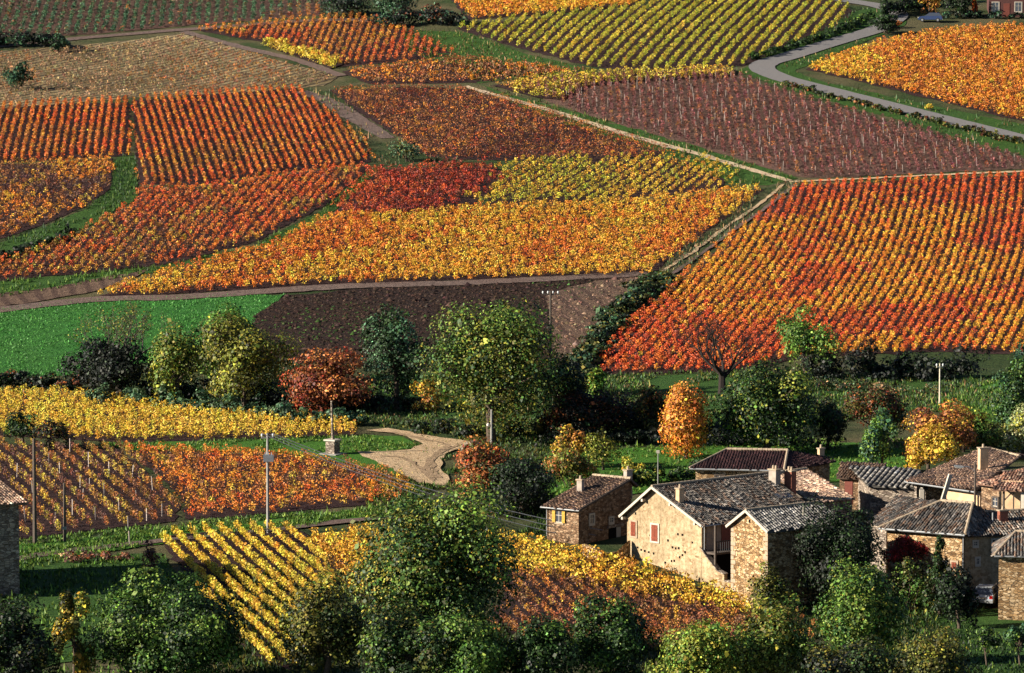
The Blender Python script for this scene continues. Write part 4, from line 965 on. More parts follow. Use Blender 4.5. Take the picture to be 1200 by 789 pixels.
def small_house():
    th = math.radians(38); D0 = 333.0
    p = W(678, 597, D0)                       # corner between lit eave wall and shaded side
    e = Vector((math.cos(th), -math.sin(th), 0)); g = Vector((math.sin(th), math.cos(th), 0))
    Bc = Vector((p.x, p.y, 0)); A = Bc-e*3.2; ez = p.z
    L = 7.2; rise = 1.75; Cc = Bc+g*L; Dd = A+g*L; zb = -1.5; kk = L*0.92
    root = empty('small_house', at(A, T(A.x, A.y)), 'small brown stone house with yellow shutters left of the cream farmhouse', 'house')
    ap = Bc+g*kk; ap2 = A+g*kk; mb = MB()
    vs = [at(A, zb), at(Bc, zb), at(Cc, zb), at(Dd, zb), at(A, ez), at(Bc, ez), at(Cc, ez+rise*0.8), at(Dd, ez+rise*0.8), at(ap, ez+rise), at(ap2, ez+rise)]
    mb.add(vs, [(0, 1, 5, 4), (1, 2, 6, 8, 5), (2, 3, 7, 6), (3, 0, 4, 9, 7), (4, 5, 8, 9), (9, 8, 6, 7), (0, 3, 2, 1)])
    mb.build('wall', M['stone_brown'], root)
    ov = 0.35; s = rise/kk; l = 0.08
    f0 = at(A-e*ov-g*ov, ez-s*ov+l); f1 = at(Bc+e*ov-g*ov, ez-s*ov+l); r0 = at(ap2-e*ov, ez+rise+l); r1 = at(ap+e*ov, ez+rise+l)
    b0 = at(Dd-e*ov+g*ov, ez+rise*0.7); b1 = at(Cc+e*ov+g*ov, ez+rise*0.7)
    roof(root, [[f0, f1, r1, r0], [r0, r1, b1, b0]], 'brown'); ridge(root, [r0+Z3*0.04, r1+Z3*0.04])
    mb = MB(); mb.tube([f0-g*0.06-Z3*0.05, f1-g*0.06-Z3*0.05], 0.06, 6); mb.build('gutter', M['zinc'], root)
    mb = MB(); mb.tube([at(A-g*0.1+e*0.05, ez-0.1), at(A-g*0.1+e*0.05, 0)], 0.04, 6); mb.build('drain_pipe', M['zinc'], root)
    mb = MB(); mb.beam(f1+e*0.02, r1+e*0.02, 0.05, 0.16); mb.build('verge_board', M['wood'], root)
    window(root, at(A+e*1.25, ez-0.75), e, -g, 0.62, 0.95, 'shutter_yellow', 'tan', True)
    n2 = e
    window(root, at(Bc+g*1.75, ez-1.0), g, n2, 0.5, 0.75)
    window(root, at(Bc+g*4.4, ez-1.35), g, n2, 0.42, 0.4)
    mb = MB(); c = at(Bc+g*4.9+n2*0.01, ez-2.7); mb.box(c+g*0.0, g, n2, Z3, 0.85, 0.02, 0.75); dr = mb.build('door_opening', M['dark'], root)
    mb = MB(); mb.box(c+Z3*0.85+n2*0.04, g, n2, Z3, 1.1, 0.06, 0.10); mb.build('lintel', M['stone_grey'], root)
    mb = MB(); mb.box(c+g*0.45+n2*0.03, g, n2, Z3, 0.3, 0.02, 0.72); mb.build('door', M['zinc'], root)
    chimney(root, at(A+g*3.3+e*0.9, ez+s*3.3), 0.5, 1.0, 'plaster', 1, -th)
    chimney(root, at(Cc-g*0.1-e*0.3, ez+rise-0.6), 0.6, 1.3, 'plaster', 1, th)
    # curved dry stone wall by the door
    w = empty('dry_stone_wall', G(690, 648), 'low curved rubble wall between the small house and the farmhouse', 'wall')
    mb = MB(); P = [W(682, 634, 329), W(692, 640, 327.5), W(706, 650, 327), W(722, 652, 328), W(736, 642, 329.2)]
    tp = [638, 641, 649, 647, 634]
    for i in range(4):
        a_, b_ = P[i], P[i+1]; mb.prism([(a_.x, a_.y), (b_.x, b_.y), (b_.x+0.2, b_.y+0.4), (a_.x+0.2, a_.y+0.4)], -2, [W(0, tp[i], a_.y).z, W(0, tp[i+1], b_.y).z, W(0, tp[i+1], b_.y).z, W(0, tp[i], a_.y).z])
    mb.build('stonework', M['stone_tan'], w)
    b = MB()
    for x, y_, s_ in ((660, 634, 0.25), (665, 633, 0.2), (671, 637, 0.3)):
        pass
small_house()

def hip_house():
    D0 = 352.0
    A = W(808, 549, D0); B = W(919, 550.5, 350.5); Cc = W(980, 543.5, 357.5); Dd = W(865, 543, 361)
    ez = A.z
    pts = [A, B, Cc, Dd]
    root = empty('hipped_house', at((A+B)/2, T(A.x, A.y)), 'house with dark maroon hipped roof and warm stone front behind the farmhouse', 'house')
    R0 = W(851, 528, 356.0); R1 = W(923, 528, 355.2); rz = (R0.z+R1.z)/2; R0.z = R1.z = rz
    ctr = sum(pts, Vector((0, 0, 0)))/4
    inn = [at(p+(ctr-p).normalized()*0.6, 0) for p in pts]
    mb = MB(); mb.prism([(p.x, p.y) for p in inn], -1.5, ez-0.02); mb.build('wall', M['stone_tan'], root)
    E = [at(p, ez) for p in pts]
    R2 = at(R1+Vector((3.2, 3.2, 0)), rz-0.25)
    roof(root, [[E[0], E[1], R1, R0], [E[0], R0, E[3]], [E[3], R0, R1, E[2]], [E[1], E[2], R1]], 'maroon', tl=0.36)
    ridge(root, [R0+Z3*0.05, R1+Z3*0.05]); ridge(root, [E[0]+Z3*0.05, R0+Z3*0.05], 0.09, 'ridge'); ridge(root, [E[1]+Z3*0.05, R1+Z3*0.05], 0.11)
    mb = MB(); mb.tube([E[0]+Vector((0, -0.08, -0.04)), E[1]+Vector((0, -0.08, -0.04))], 0.08, 6); mb.build('gutter', M['zinc'], root)
    d, n = wall_frame(inn[0], inn[1])
    for f_ in (0.28, 0.72):
        window(root, at(inn[0].lerp(inn[1], f_), ez-1.0), d, n, 0.7, 0.8, None, 'wood')
    chimney(root, W(962, 541, 358.5), 0.5, 1.1, 'plaster_warm', 1, 0.5)
hip_house()

def tan_wing():
    """light tiled roof falling to the right behind the chimneys"""
    D0 = 338.0
    E0 = W(952, 588, 334.5); E1 = W(1002, 586, 337.8)
    R0 = W(905, 553, 341.5); R1 = W(945, 553, 345.0)
    z = (E0.z+E1.z)/2; E0.z = E1.z = z; zr = (R0.z+R1.z)/2; R0.z = R1.z = zr
    root = empty('tiled_wing', at(E0, T(E0.x, E0.y)), 'low wing with light tan tile roof between the farmhouse chimneys and the dark conifer', 'building')
    B0 = at(R0+Vector((-2, 4, 0)), z+0.4); B1 = at(R1+Vector((1.5, 5, 0)), z+0.4)
    ci = at((E0+E1+B0+B1)/4, 0)
    mb = MB(); mb.prism([(p+(ci-p)*0.06).to_2d() for p in (at(E0, 0), at(E1, 0), at(B1, 0), at(B0, 0))], -3, z-0.02); mb.build('wall', M['stone_grey'], root)
    roof(root, [[E0, E1, R1, R0], [R0, R1, B1, B0]], 'tan'); ridge(root, [R0+Z3*0.04, R1+Z3*0.04])
tan_wing()

def corner_house():
    """hipped long house right of the conifer"""
    A = W(1030, 621, 326.0); B = W(1131, 624.5, 322.0)
    d = at(B-A, 0).normalized(); perp = Vector((-d.y, d.x, 0)); Lw = at(B-A, 0).length; ez = A.z*0.5+B.z*0.5
    A = at(A, ez); B = at(B, ez); Dp = 8.0; Cc = B+perp*Dp; Dd = A+perp*Dp
    root = empty('corner_house', at(A, T(A.x, A.y)), 'long stone house with grey hipped roof and red creeper, right of the dark conifer', 'house')
    i = 0.5
    mb = MB(); mb.prism([(A+d*i+perp*i).to_2d(), (B-d*i+perp*i).to_2d(), (Cc-d*i-perp*i).to_2d(), (Dd+d*i-perp*i).to_2d()], -4.5, ez-0.02); mb.build('wall', M['stone_tan'], root)
    r = 1.9
    R0 = at(A+d*3.4+perp*Dp/2, ez+r); R1 = at(B-d*0.6+perp*Dp/2, ez+r)
    R1 = at(B-d*1.3+perp*Dp/2, ez+r)
    roof(root, [[A, B, R1, R0], [A, R0, Dd], [Dd, R0, R1, Cc], [B, Cc, R1]], 'grey')
    ridge(root, [R0+Z3*0.04, R1+Z3*0.04]); ridge(root, [A+Z3*0.04, R0+Z3*0.04], 0.1); ridge(root, [B+Z3*0.04, R1+Z3*0.04], 0.12)
    mb = MB(); mb.tube([A-perp*0.08-Z3*0.05, B-perp*0.08-Z3*0.05], 0.08, 6); mb.build('gutter', M['zinc'], root)
    mb = MB(); q = B-d*0.35+perp*0.4; mb.tube([at(q, ez-0.1), at(q, -3)], 0.05, 6); mb.build('drain_pipe', M['zinc'], root)
    rafters(root, A+d*0.4+perp*0.05-Z3*0.08, B-d*0.4+perp*0.05-Z3*0.08, -perp, 0.45, 0.7)
    f = A+perp*i
    window(root, at(f+d*5.55, ez-2.5), d, -perp, 0.5, 0.55, None, 'tan')
    window(root, at(f+d*6.35, ez-2.55), d, -perp, 0.42, 0.5, 'shutter_red', 'tan')
    window(root, at(f+d*1.3, ez-2.5), d, -perp, 0.6, 0.8, None, 'tan')
    # west extension roof (left)
    L0 = W(1001, 599, 333.5); 
    x = empty('lean_to', at(L0, T(L0.x, L0.y)), 'lower grey tiled lean-to joined to the left end of the long stone house', 'building')
    P0 = at(A-d*2.0+perp*2.2, ez+0.05); P1 = at(A+d*0.2+perp*0.9, ez+0.02); P2 = at(R0-d*0.1+perp*0.2, ez+r-0.1); P3 = at(A-d*1.6+perp*6.6, ez+r-0.1)
    # make it planar enough: two triangles
    roof(x, [[P0, P1, P2], [P0, P2, P3]], 'grey')
    ci = (P0+P1+P3)/3
    mb = MB(); mb.prism([(p+(ci-p)*0.12).to_2d() for p in (P0, P1, at(A+perp*4, 0), P3)], -3.5, ez-0.1); mb.build('wall', M['stone_grey'], x)
    # right wing set back, rendered wall with window
    w = empty('rendered_house', at(B+d*2, T(B.x, B.y)), 'grey rendered house in shade joined to the right end of the long stone house', 'house')
    a = B-d*0.45+perp*0.9; e2 = Vector((math.cos(0.30), math.sin(0.30), 0)); p2 = Vector((-e2.y, e2.x, 0)); L2 = 8.0
    mb = MB(); mb.prism([a.to_2d(), (a+e2*L2).to_2d(), (a+e2*L2+p2*6).to_2d(), (a+p2*6).to_2d()], -4.5, ez-0.25); mb.build('wall', M['lime'], w)
    o = 0.4; q0 = at(a-p2*o+e2*0.1, ez-0.2); q1 = at(a+e2*L2-p2*o, ez-0.2); q2 = at(a+e2*L2+p2*3, ez+1.15); q3 = at(a+p2*3+e2*0.1, ez+1.15)
    q4 = at(a+e2*L2+p2*6.3, ez-0.1); q5 = at(a+p2*6.3+e2*0.1, ez-0.1)
    roof(w, [[q0, q1, q2, q3], [q3, q2, q4, q5]], 'grey'); ridge(w, [q3+Z3*0.03, q2+Z3*0.03])
    window(w, at(a+e2*2.6, ez-1.1), e2, -p2, 0.5, 0.9)
    window(w, at(a+e2*0.9, ez-0.9), e2, -p2, 0.25, 0.35)
    window(w, at(a+e2*1.1, ez-2.3), e2, -p2, 0.2, 0.5)
    chimney(w, at(a+e2*3.9+p2*1.6, ez+0.4), 0.7, 1.0, 'brick', 1, 0.3)
    mb = MB(); q = at(a+e2*3.0+p2*1.5, ez+0.5); mb.tube([q, q+Z3*0.8], 0.07, 6); mb.build('flue', M['zinc'], w)
    return A, B, d, perp, ez
corner_house()

def stone_barn():
    A = W(1165, 652, 312.5); ez = A.z; d = Vector((math.cos(-0.12), math.sin(-0.12), 0)); perp = Vector((-d.y, d.x, 0)); L = 8.0
    root = empty('stone_barn', at(A, T(A.x, A.y)), 'brown stone barn at the right edge beside the parked pale car', 'barn')
    a = at(A, 0)+d*0.35+perp*0.35
    mb = MB(); mb.prism([a.to_2d(), (a+d*L).to_2d(), (a+d*L+perp*6).to_2d(), (a+perp*6).to_2d()], -4.5, ez); mb.build('wall', M['stone_tan'], root)
    q0 = at(A, ez+0.05); q1 = at(A+d*9, ez+0.05); q2 = at(A+d*9+perp*3.5, ez+1.4); q3 = at(A+d*1.6+perp*3.5, ez+1.4); q4 = at(A+d*9+perp*7, ez+0.05); q5 = at(A+perp*7, ez+0.05)
    roof(root, [[q0, q1, q2, q3], [q0, q3, q5], [q3, q2, q4, q5]], 'grey'); ridge(root, [q3+Z3*0.03, q2+Z3*0.03]); ridge(root, [q0+Z3*0.03, q3+Z3*0.03], 0.1)
    mb = MB(); mb.tube([q0-perp*0.08-Z3*0.05, q1-perp*0.08-Z3*0.05], 0.07, 6); mb.build('gutter', M['zinc'], root)
stone_barn()

def ridge_barn():
    """big grey-brown roof at the upper right, its slope facing down left"""
    E0 = W(1060, 566, 345.0); E1 = W(1142, 574, 338.0); R1 = W(1190, 540, 346); R0 = W(1156, 526, 356)
    z = (E0.z+E1.z)/2; E0.z = E1.z = z
    zr = R0.z; R0.z = zr
    R1 = at(W(1195, 528, 350), zr)
    root = empty('open_barn', at(E1, T(E1.x, E1.y)), 'open barn with broad weathered brown roof and orange wall, right of the village', 'barn')
    B0 = at(R0+Vector((2, 5, 0)), z+0.3); B1 = at(R1+Vector((5, 2, 0)), z+0.3)
    roof(root, [[E0, E1, R1, R0], [R0, R1, B1, B0]], 'brown'); ridge(root, [R0+Z3*0.04, R1+Z3*0.04])
    d = at(E1-E0, 0).normalized(); inn = Vector((-d.y, d.x, 0))
    a = at(E0, 0)+inn*0.6+d*0.5; b_ = at(E1, 0)+inn*0.6
    m = a.lerp(b_, 0.50)
    mb = MB(); mb.prism([m.to_2d(), b_.to_2d(), (b_+inn*0.5).to_2d(), (m+inn*0.5).to_2d()], -1, z-0.15); mb.build('wall', M['plaster_warm'], root)
    back = inn*6
    mb = MB(); mb.prism([(a+back).to_2d(), (b_+back).to_2d(), (b_+back+inn*0.4).to_2d(), (a+back+inn*0.4).to_2d()], -1, z+0.9); mb.build('back_wall', M['stone_grey'], root)
    mb = MB(); mb.prism([a.to_2d(), (a+d*0.35).to_2d(), (a+d*0.35+inn*6.4).to_2d(), (a+inn*6.4).to_2d()], -1, z-0.15); mb.build('side_wall', M['stone_grey'], root)
    c = W(1080, 588, 341); mb = MB(); mb.prism([(c.x-0.18, c.y-0.18), (c.x+0.18, c.y-0.18), (c.x+0.18, c.y+0.18), (c.x-0.18, c.y+0.18)], -1, W(0, 574, 341).z); mb.build('pillar', M['white_paint'], root)
    mb = MB(); mb.tube([E0+Vector((0, -0.1, -0.05)), E1+Vector((0, -0.1, -0.05))], 0.07, 6); mb.build('gutter', M['zinc'], root)
    ch = W(1152, 548, 346); chimney(root, ch, 0.75, 1.6, 'plaster_warm', 1, 0.3)
    # leaning pale plank
    p0 = W(1103, 592, 337.5); p1 = W(1114, 556, 337.8); mb = MB(); mb.beam(p0, p1, 0.2, 0.34)
    tag(mb.build('plank', M['white_paint']), 'long pale plank leaning against the open barn eaves', 'plank')
ridge_barn()

def pink_house():
    E0 = W(1143, 567, 334.0); E1 = W(1190, 572, 330.5); th = math.atan2(E1.y-E0.y, E1.x-E0.x)
    z = (E0.z+E1.z)/2; E0.z = E1.z = z; d = at(E1-E0, 0).normalized(); inn = Vector((-d.y, d.x, 0)); L = 6.2
    R0 = at(E0+inn*6.0+d*2.8, z+1.75); R1 = at(E1+inn*6.0+d*2.8, z+1.75)
    root = empty('pink_roofed_house', at(E0, T(E0.x, E0.y)), 'house with bright pink and tan tile roof at the right edge of the village', 'house')
    B0 = at(E0+inn*9, z+0.8); B1 = at(E1+inn*9, z+0.8)
    S1 = at(E1+d*4.5+inn*1.5, z+0.1); S2 = at(R1+d*3, z+1.75)
    roof(root, [[E0, E1, R1, R0], [R0, R1, B1, B0]], 'pink'); ridge(root, [R0+Z3*0.04, R1+Z3*0.04], 0.14)
    a = E0+inn*0.5+d*0.2; b_ = E1+inn*0.5-d*0.2
    mb = MB(); mb.prism([at(a, 0).to_2d(), at(b_, 0).to_2d(), at(b_+inn*8, 0).to_2d(), at(a+inn*8, 0).to_2d()], -2, z-0.05); mb.build('wall', M['stone_brown'], root)  # darker brown stone stands in for shade on this wall
    window(root, at(a+d*1.6, z-1.4), d, -inn, 0.5, 0.7, None, 'wood')
    # right hand annex with a lit timber-framed opening
    x = empty('timber_porch', at(E1, T(E1.x, E1.y)), 'sunlit timber framed porch with plastered posts at the right edge', 'porch')
    p = W(1176, 606, 328.5); z1 = W(0, 574, 328.5).z; z0 = W(0, 608, 328.5).z
    u = Vector((0.94, -0.34, 0)); n = Vector((u.y, -u.x, 0))
    mb = MB(); mb.box(at(p+u*0.75+Vector((0, 1.2, 0)), (z0+z1)/2), u, n, Z3, 0.95, 0.1, (z1-z0)/2+0.6); mb.build('back_wall', M['plaster_warm'], x)
    for k in (0.0, 1.55):
        mb = MB(); mb.box(at(p+u*k, (z0+z1)/2-0.8), u, n, Z3, 0.13 if k else 0.07, 0.13, (z1-z0)/2+0.9); mb.build('post', M['white_paint' if k else 'wood'], x)
    mb = MB(); mb.beam(at(p, z1-0.9), at(p+u*0.8, z1-0.05), 0.1, 0.1); mb.beam(at(p+u*0.8, z1), at(p+u*0.8, z0-1), 0.1, 0.1); mb.build('brace', M['wood'], x)
    q = p+u*0.6
    c0 = at(q-u*1.4-n*-0.5, z1+0.05); c1 = at(q+u*3.5-n*-0.5, z1+0.05); c2 = at(q+u*3.5-n*3.5, z1+1.1); c3 = at(q-u*1.4-n*3.5, z1+1.1)
    roof(x, [[c0, c1, c2, c3]], 'pink')
pink_house()

def striped_shed():
    E0 = W(1018, 571, 346.0); E1 = W(1088, 571, 344.5); z = (E0.z+E1.z)/2; E0.z = E1.z = z
    R0 = W(996, 548, 352.5); R1 = W(1078, 549, 350.5); zr = R0.z*0.5+R1.z*0.5; R0.z = R1.z = zr
    root = empty('striped_shed', at(E0, T(E0.x, E0.y)), 'low shed with boldly ribbed grey sheet roof in the middle of the right hand buildings', 'shed')
    B0 = at(R0+Vector((0, 3, 0)), z+0.3); B1 = at(R1+Vector((0, 3, 0)), z+0.3)
    roof(root, [[E0, E1, R1, R0], [R0, R1, B1, B0]], 'ribbed', tw=0.46, tl=0.9, rad=0.11)
    ci = (E0+E1+B0+B1)/4
    mb = MB(); mb.prism([(p+(ci-p)*0.07).to_2d() for p in (E0, E1, B1, B0)], -1, z-0.05); mb.build('wall', M['stone_grey'], root)
    # dark lean-to left with timber post
    x = empty('dark_lean_to', G(1000, 585), 'dark lean-to with rust coloured door behind the hipped house', 'shed')
    A = W(984, 560, 352); zt = A.z
    mb = MB(); mb.prism([(A.x, A.y), (A.x+3.2, A.y-1.2), (A.x+3.8, A.y+2.5), (A.x+0.6, A.y+3.5)], -1, zt); mb.build('wall', M['stone_brown'], x)
    roof(x, [[Vector((A.x-0.3, A.y-0.3, zt+0.05)), Vector((A.x+3.5, A.y-1.6, zt+0.05)), Vector((A.x+4.2, A.y+2.6, zt+0.9)), Vector((A.x+0.4, A.y+3.9, zt+0.9))]], 'brown')
    mb = MB(); u = Vector((3.2, -1.2, 0)).normalized(); n = Vector((u.y, -u.x, 0)); mb.box(Vector((A.x, A.y, zt-1.2))+u*0.8+n*0.03, u, n, Z3, 0.35, 0.02, 1.0); mb.build('door', M['door_red'], x)
striped_shed()

def left_barn():
    c = W(22, 591, 306.0); ez = c.z; d = Vector((0.9, 0.43, 0)).normalized(); perp = Vector((-d.y, d.x, 0))
    B = at(c, 0); A = B-d*9.0; Dp = 13.0
    root = empty('left_barn', at(B, T(B.x, B.y)), 'dark stone barn with tiled eave cut by the left edge of the photo', 'barn')
    mb = MB(); mb.prism([A.to_2d(), B.to_2d(), (B+perp*Dp).to_2d(), (A+perp*Dp).to_2d()], -3, ez); mb.build('wall', M['stone_grey'], root)
    o = 0.45; zt = ez+0.1
    q0 = at(A-perp*o, zt); q1 = at(B-perp*o+d*0.5, zt); q2 = at(B+perp*Dp/2+d*0.5, zt+1.1); q3 = at(A+perp*Dp/2, zt+1.1); q4 = at(B+perp*(Dp+o)+d*0.5, zt); q5 = at(A+perp*(Dp+o), zt)
    roof(root, [[q0, q1, q2, q3], [q3, q2, q4, q5]], 'tan'); ridge(root, [q3+Z3*0.03, q2+Z3*0.03])
left_barn()

def hill_farm():
    p = W(1158, 16, 690.0); g0 = G(1158, 20); D = g0.y
    A = at(W(1160, 17, D), 0); d = Vector((1, -0.05, 0)).normalized(); perp = Vector((-d.y, d.x, 0)); z0 = g0.z; L = 14
    root = empty('hill_farm', at(A, z0), 'brick farm with small windows and walls coloured dark for shade at the top right corner', 'house')
    ez = z0+5.5
    mb = MB(); mb.prism([A.to_2d(), (A+d*L).to_2d(), (A+d*L+perp*8).to_2d(), (A+perp*8).to_2d()], z0-3, ez); mb.build('wall', M['shade_toned_brick'], root)
    q = [at(A-perp*0.5-d*0.4, ez), at(A+d*L-perp*0.5, ez), at(A+d*L+perp*4, ez+2), at(A+perp*4-d*0.4, ez+2), at(A+d*L+perp*8.5, ez), at(A+perp*8.5-d*0.4, ez)]
    roof(root, [[q[0], q[1], q[2], q[3]], [q[3], q[2], q[4], q[5]]], 'brown', tw=0.3, tl=0.5)
    for u_ in (0.9, 4.6): window(root, at(A+d*u_, z0+1.6), d, -perp, 1.0, 1.5)
    for u_ in (2.7, 6.4):
        mb = MB(); mb.box(at(A+d*u_-perp*0.02, z0+1.1), d, perp, Z3, 0.5, 0.03, 1.1); mb.build('door', M['door_red'], root)
hill_farm()

# ------------------------------------------------------------------ trees and shrubs
BARK = (0.10, 0.075, 0.055)
def tree_mesh(c, r, n, pal, ls, lobes=14, fill=0.85, flat=0.0, lobe_r=(0.26, 0.46), seedcol=0.35, shape='round'):
    """leaf quads on clumps spread through an ellipsoid; returns arrays and lobe centres"""
    c = np.array(c); r = np.array(r)
    dirs = R.normal(0, 1, (lobes, 3)); dirs /= np.linalg.norm(dirs, axis=1)[:, None]
    rad = R.uniform(0.35, 0.78, lobes)
    dirs[:, 2] = np.where(dirs[:, 2] < -0.85, -dirs[:, 2]*0.3, dirs[:, 2])
    if shape == 'cone':
        hz = R.uniform(-0.95, 0.9, lobes); k = (1-(hz+1)/2)*0.8
        ph = R.uniform(0, 6.28, lobes); LC = np.stack([np.cos(ph)*k, np.sin(ph)*k, hz], 1)
        lr = 0.12+0.22*k
    elif shape == 'column':
        hz = R.uniform(-0.85, 0.8, lobes); k = R.uniform(0.3, 0.8, lobes)*np.sqrt(np.clip(1-hz**2, 0, 1)); ph = R.uniform(0, 6.28, lobes)
        LC = np.stack([np.cos(ph)*k, np.sin(ph)*k, hz], 1); lr = R.uniform(0.2, 0.36, lobes)
    else:
        LC = dirs*rad[:, None]; lr = R.uniform(*lobe_r, lobes)
    lc_w = lr**2; lc_w /= lc_w.sum()
    idx = R.choice(lobes, n, p=lc_w)
    dd = R.normal(0, 1, (n, 3)); dd /= np.linalg.norm(dd, axis=1)[:, None]
    dd[:, 2] = np.where(R.random(n) < 0.35, np.abs(dd[:, 2]), dd[:, 2])
    rr = lr[idx]*(0.62+0.42*R.random(n)**0.6)*(1+0.10*R.normal(0, 1, n))
    P = LC[idx]+dd*rr[:, None]
    if shape == 'cone': zr = np.array([1, 1, 0.5])
    outl = P/np.maximum(np.linalg.norm(P, axis=1)[:, None], 1e-3)
    lobe_col = pick(pal, lobes); lf = np.exp(R.normal(0, seedcol*0.5, (lobes, 1))); lobe_col = lobe_col*lf
    rnd = pick(pal, n); mixf = R.random((n, 1)) < 0.45
    col = np.where(mixf, rnd, lobe_col[idx]); col = jitter(col, n, 0.42)  # wide leaf colour spread stands in for bright sparkle
    nr = dd*0.8+outl*0.4+R.normal(0, 0.55, (n, 3)); nr[:, 2] += 0.25
    ext = np.percentile(np.abs(P), 98, axis=0); P = P/np.maximum(ext, 0.3)
    LC = LC/np.maximum(ext, 0.3)
    cen = c+P*r
    sz = ls*np.exp(R.normal(0, 0.38, n))
    return leaves(cen, nr, sz, col), c+LC*r, lr*min(r)

def grow(mb, p, d, L, r, depth, spread, col):
    """recursive branching for limbs and bare crowns"""
    q = p; pts = [p]; rad = [r]; dd = Vector(d)
    for k in range(3):
        dd = (dd+Vector(R.normal(0, 0.16, 3))).normalized(); q = q+dd*L/3; pts.append(q); rad.append(r*(1-0.2*(k+1)))
    mb.tube(pts, rad, 5 if depth > 1 else 4, col, cap=False)
    if depth <= 0: return
    nb = 3 if depth > 1 else 4
    for i in range(nb):
        t = 0.45+0.55*R.random(); base = pts[1].lerp(pts[3], t)
        nd = (dd+Vector(R.normal(0, spread, 3))+Vector((0, 0, 0.18))).normalized()
        grow(mb, base, nd, L*(0.55+0.2*R.random()), r*0.45, depth-1, spread, col)

def plant(name, cat, label, x0, y0, x1, y1, base=None, pal=(('mgreen', 1),), n=5000, ls=0.26, lobes=14, shape='round', group=None, deep=0.85, trunk=True, D=None, sc=0.35, low=False, bark=BARK, lr=(0.26, 0.46), tr=None):
    """bbox of the crown in photo pixels, base = pixel row where it meets the ground"""
    ls *= 0.84; n = int(n*1.4); lobes = int(lobes*1.7) if shape == 'round' else lobes; lr = (lr[0]*0.72, lr[1]*0.86)
    cx = (x0+x1)/2; by = base if base is not None else y1
    g = G(cx, by); 
    if D is not None: u = (cx-600)/F; g = Vector((W(cx, by, D).x, D, T(W(cx, by, D).x, D)))
    s = g.y/F
    top = W(cx, y0, g.y).z; bot = W(cx, y1, g.y).z
    bot = max(bot, g.z-0.1)
    if bot-g.z < (top-g.z)*0.3: bot = g.z+(top-g.z)*0.04
    hz = (top-bot)/2; cz = (top+bot)/2; rx = (x1-x0)/2*s; 
    root = empty(name, g, label, cat, group)
    (v, q, c), LC, LR = tree_mesh((g.x, g.y, cz), (rx*0.93, rx*deep*0.93, hz*0.97), n, pal, ls, lobes, shape=shape, sc_=None, seedcol=sc, lobe_r=lr) if False else tree_mesh((g.x, g.y, cz), (rx*0.93, rx*deep*0.93, hz*0.97), n, pal, ls, lobes, shape=shape, seedcol=sc, lobe_r=lr)
    k = v[:, 2].reshape(-1, 4).min(1) > g.z-0.3
    v = v.reshape(-1, 4, 3)[k].reshape(-1, 3); c = c[k]; q = np.arange(len(v)).reshape(-1, 4)
    link('crown' if trunk else 'foliage', np_mesh('crown', v, q, c), M['leaf'], root)
    mb = MB(); tz = tr if tr else max(0.05, rx*0.055+hz*0.02)
    if trunk:
        top_t = Vector((g.x+R.normal()*0.1, g.y, cz+hz*0.35)); mid = g.lerp(top_t, 0.5)+Vector((R.normal()*0.12, R.normal()*0.12, 0))
        mb.tube([g-Z3*0.4, g+Z3*0.3, mid, top_t], [tz*1.35, tz, tz*0.75, tz*0.3], 8, bark, cap=False)
        for i in range(min(len(LC), 12)):
            st = g.lerp(top_t, 0.35+0.5*R.random()); e = Vector(LC[i]); m = st.lerp(e, 0.5)+Vector((0, 0, -0.05*hz))
            mb.tube([st, m, e], [tz*0.4, tz*0.25, tz*0.08], 5, bark, cap=False)
    else:
        for i in range(min(len(LC), 9)):
            e = Vector(LC[i]); st = g+Vector((R.normal()*rx*0.15, R.normal()*rx*0.1, -0.2)); mb.tube([st, st.lerp(e, 0.5)+Vector((0, 0, 0.1)), e], [0.05, 0.035, 0.012], 4, bark, cap=False)
    mb.build('trunk' if trunk else 'stems', M['bark'], root, fix=False)
    return root

def bare_tree(name, label, x, base, top, width, D=None, leaves_n=0, pal=None, depth=4, twig=0.12, lean=0.0, col=(0.085, 0.07, 0.06), thick=1.0):
    g = G(x, base) if D is None else Vector((W(x, base, D).x, D, T(W(x, base, D).x, D)))
    hgt = W(x, top, g.y).z-g.z; wid = width*g.y/F
    root = empty(name, g, label, 'tree'); mb = MB()
    tz = hgt*0.028*thick
    f = g+Vector((lean*0.3, 0, hgt*0.28)); mb.tube([g-Z3*0.3, g+Z3*0.4, f], [tz*1.4, tz, tz*0.8], 7, col, cap=False)
    tips0 = len(mb.v)
    for i in range(6):
        a = 6.28*i/6+R.random(); sp = 0.35+0.5*R.random()
        d = Vector((math.cos(a)*sp*wid/hgt*1.2, math.sin(a)*sp*wid/hgt*1.2, 0.9)).normalized()
        grow(mb, g.lerp(f, 0.6+0.4*R.random()), d, hgt*0.38, tz*0.55, depth, 0.38, col)
    mb.build('trunk', M['bark'], root, fix=False)
    if leaves_n:
        V = np.array([tuple(v) for v in mb.v[tips0:]]); s = V[R.integers(0, len(V), leaves_n)]+R.normal(0, 0.25, (leaves_n, 3))
        s = s[s[:, 2] > g.z+hgt*0.25]
        vv, qq, cc = leaves(s, R.normal(0, 1, (len(s), 3)), 0.2*np.ones(len(s)), jitter(pick(pal, len(s)), len(s), 0.3))
        link('crown', np_mesh('crown', vv, qq, cc), M['leaf'], root)
    return root

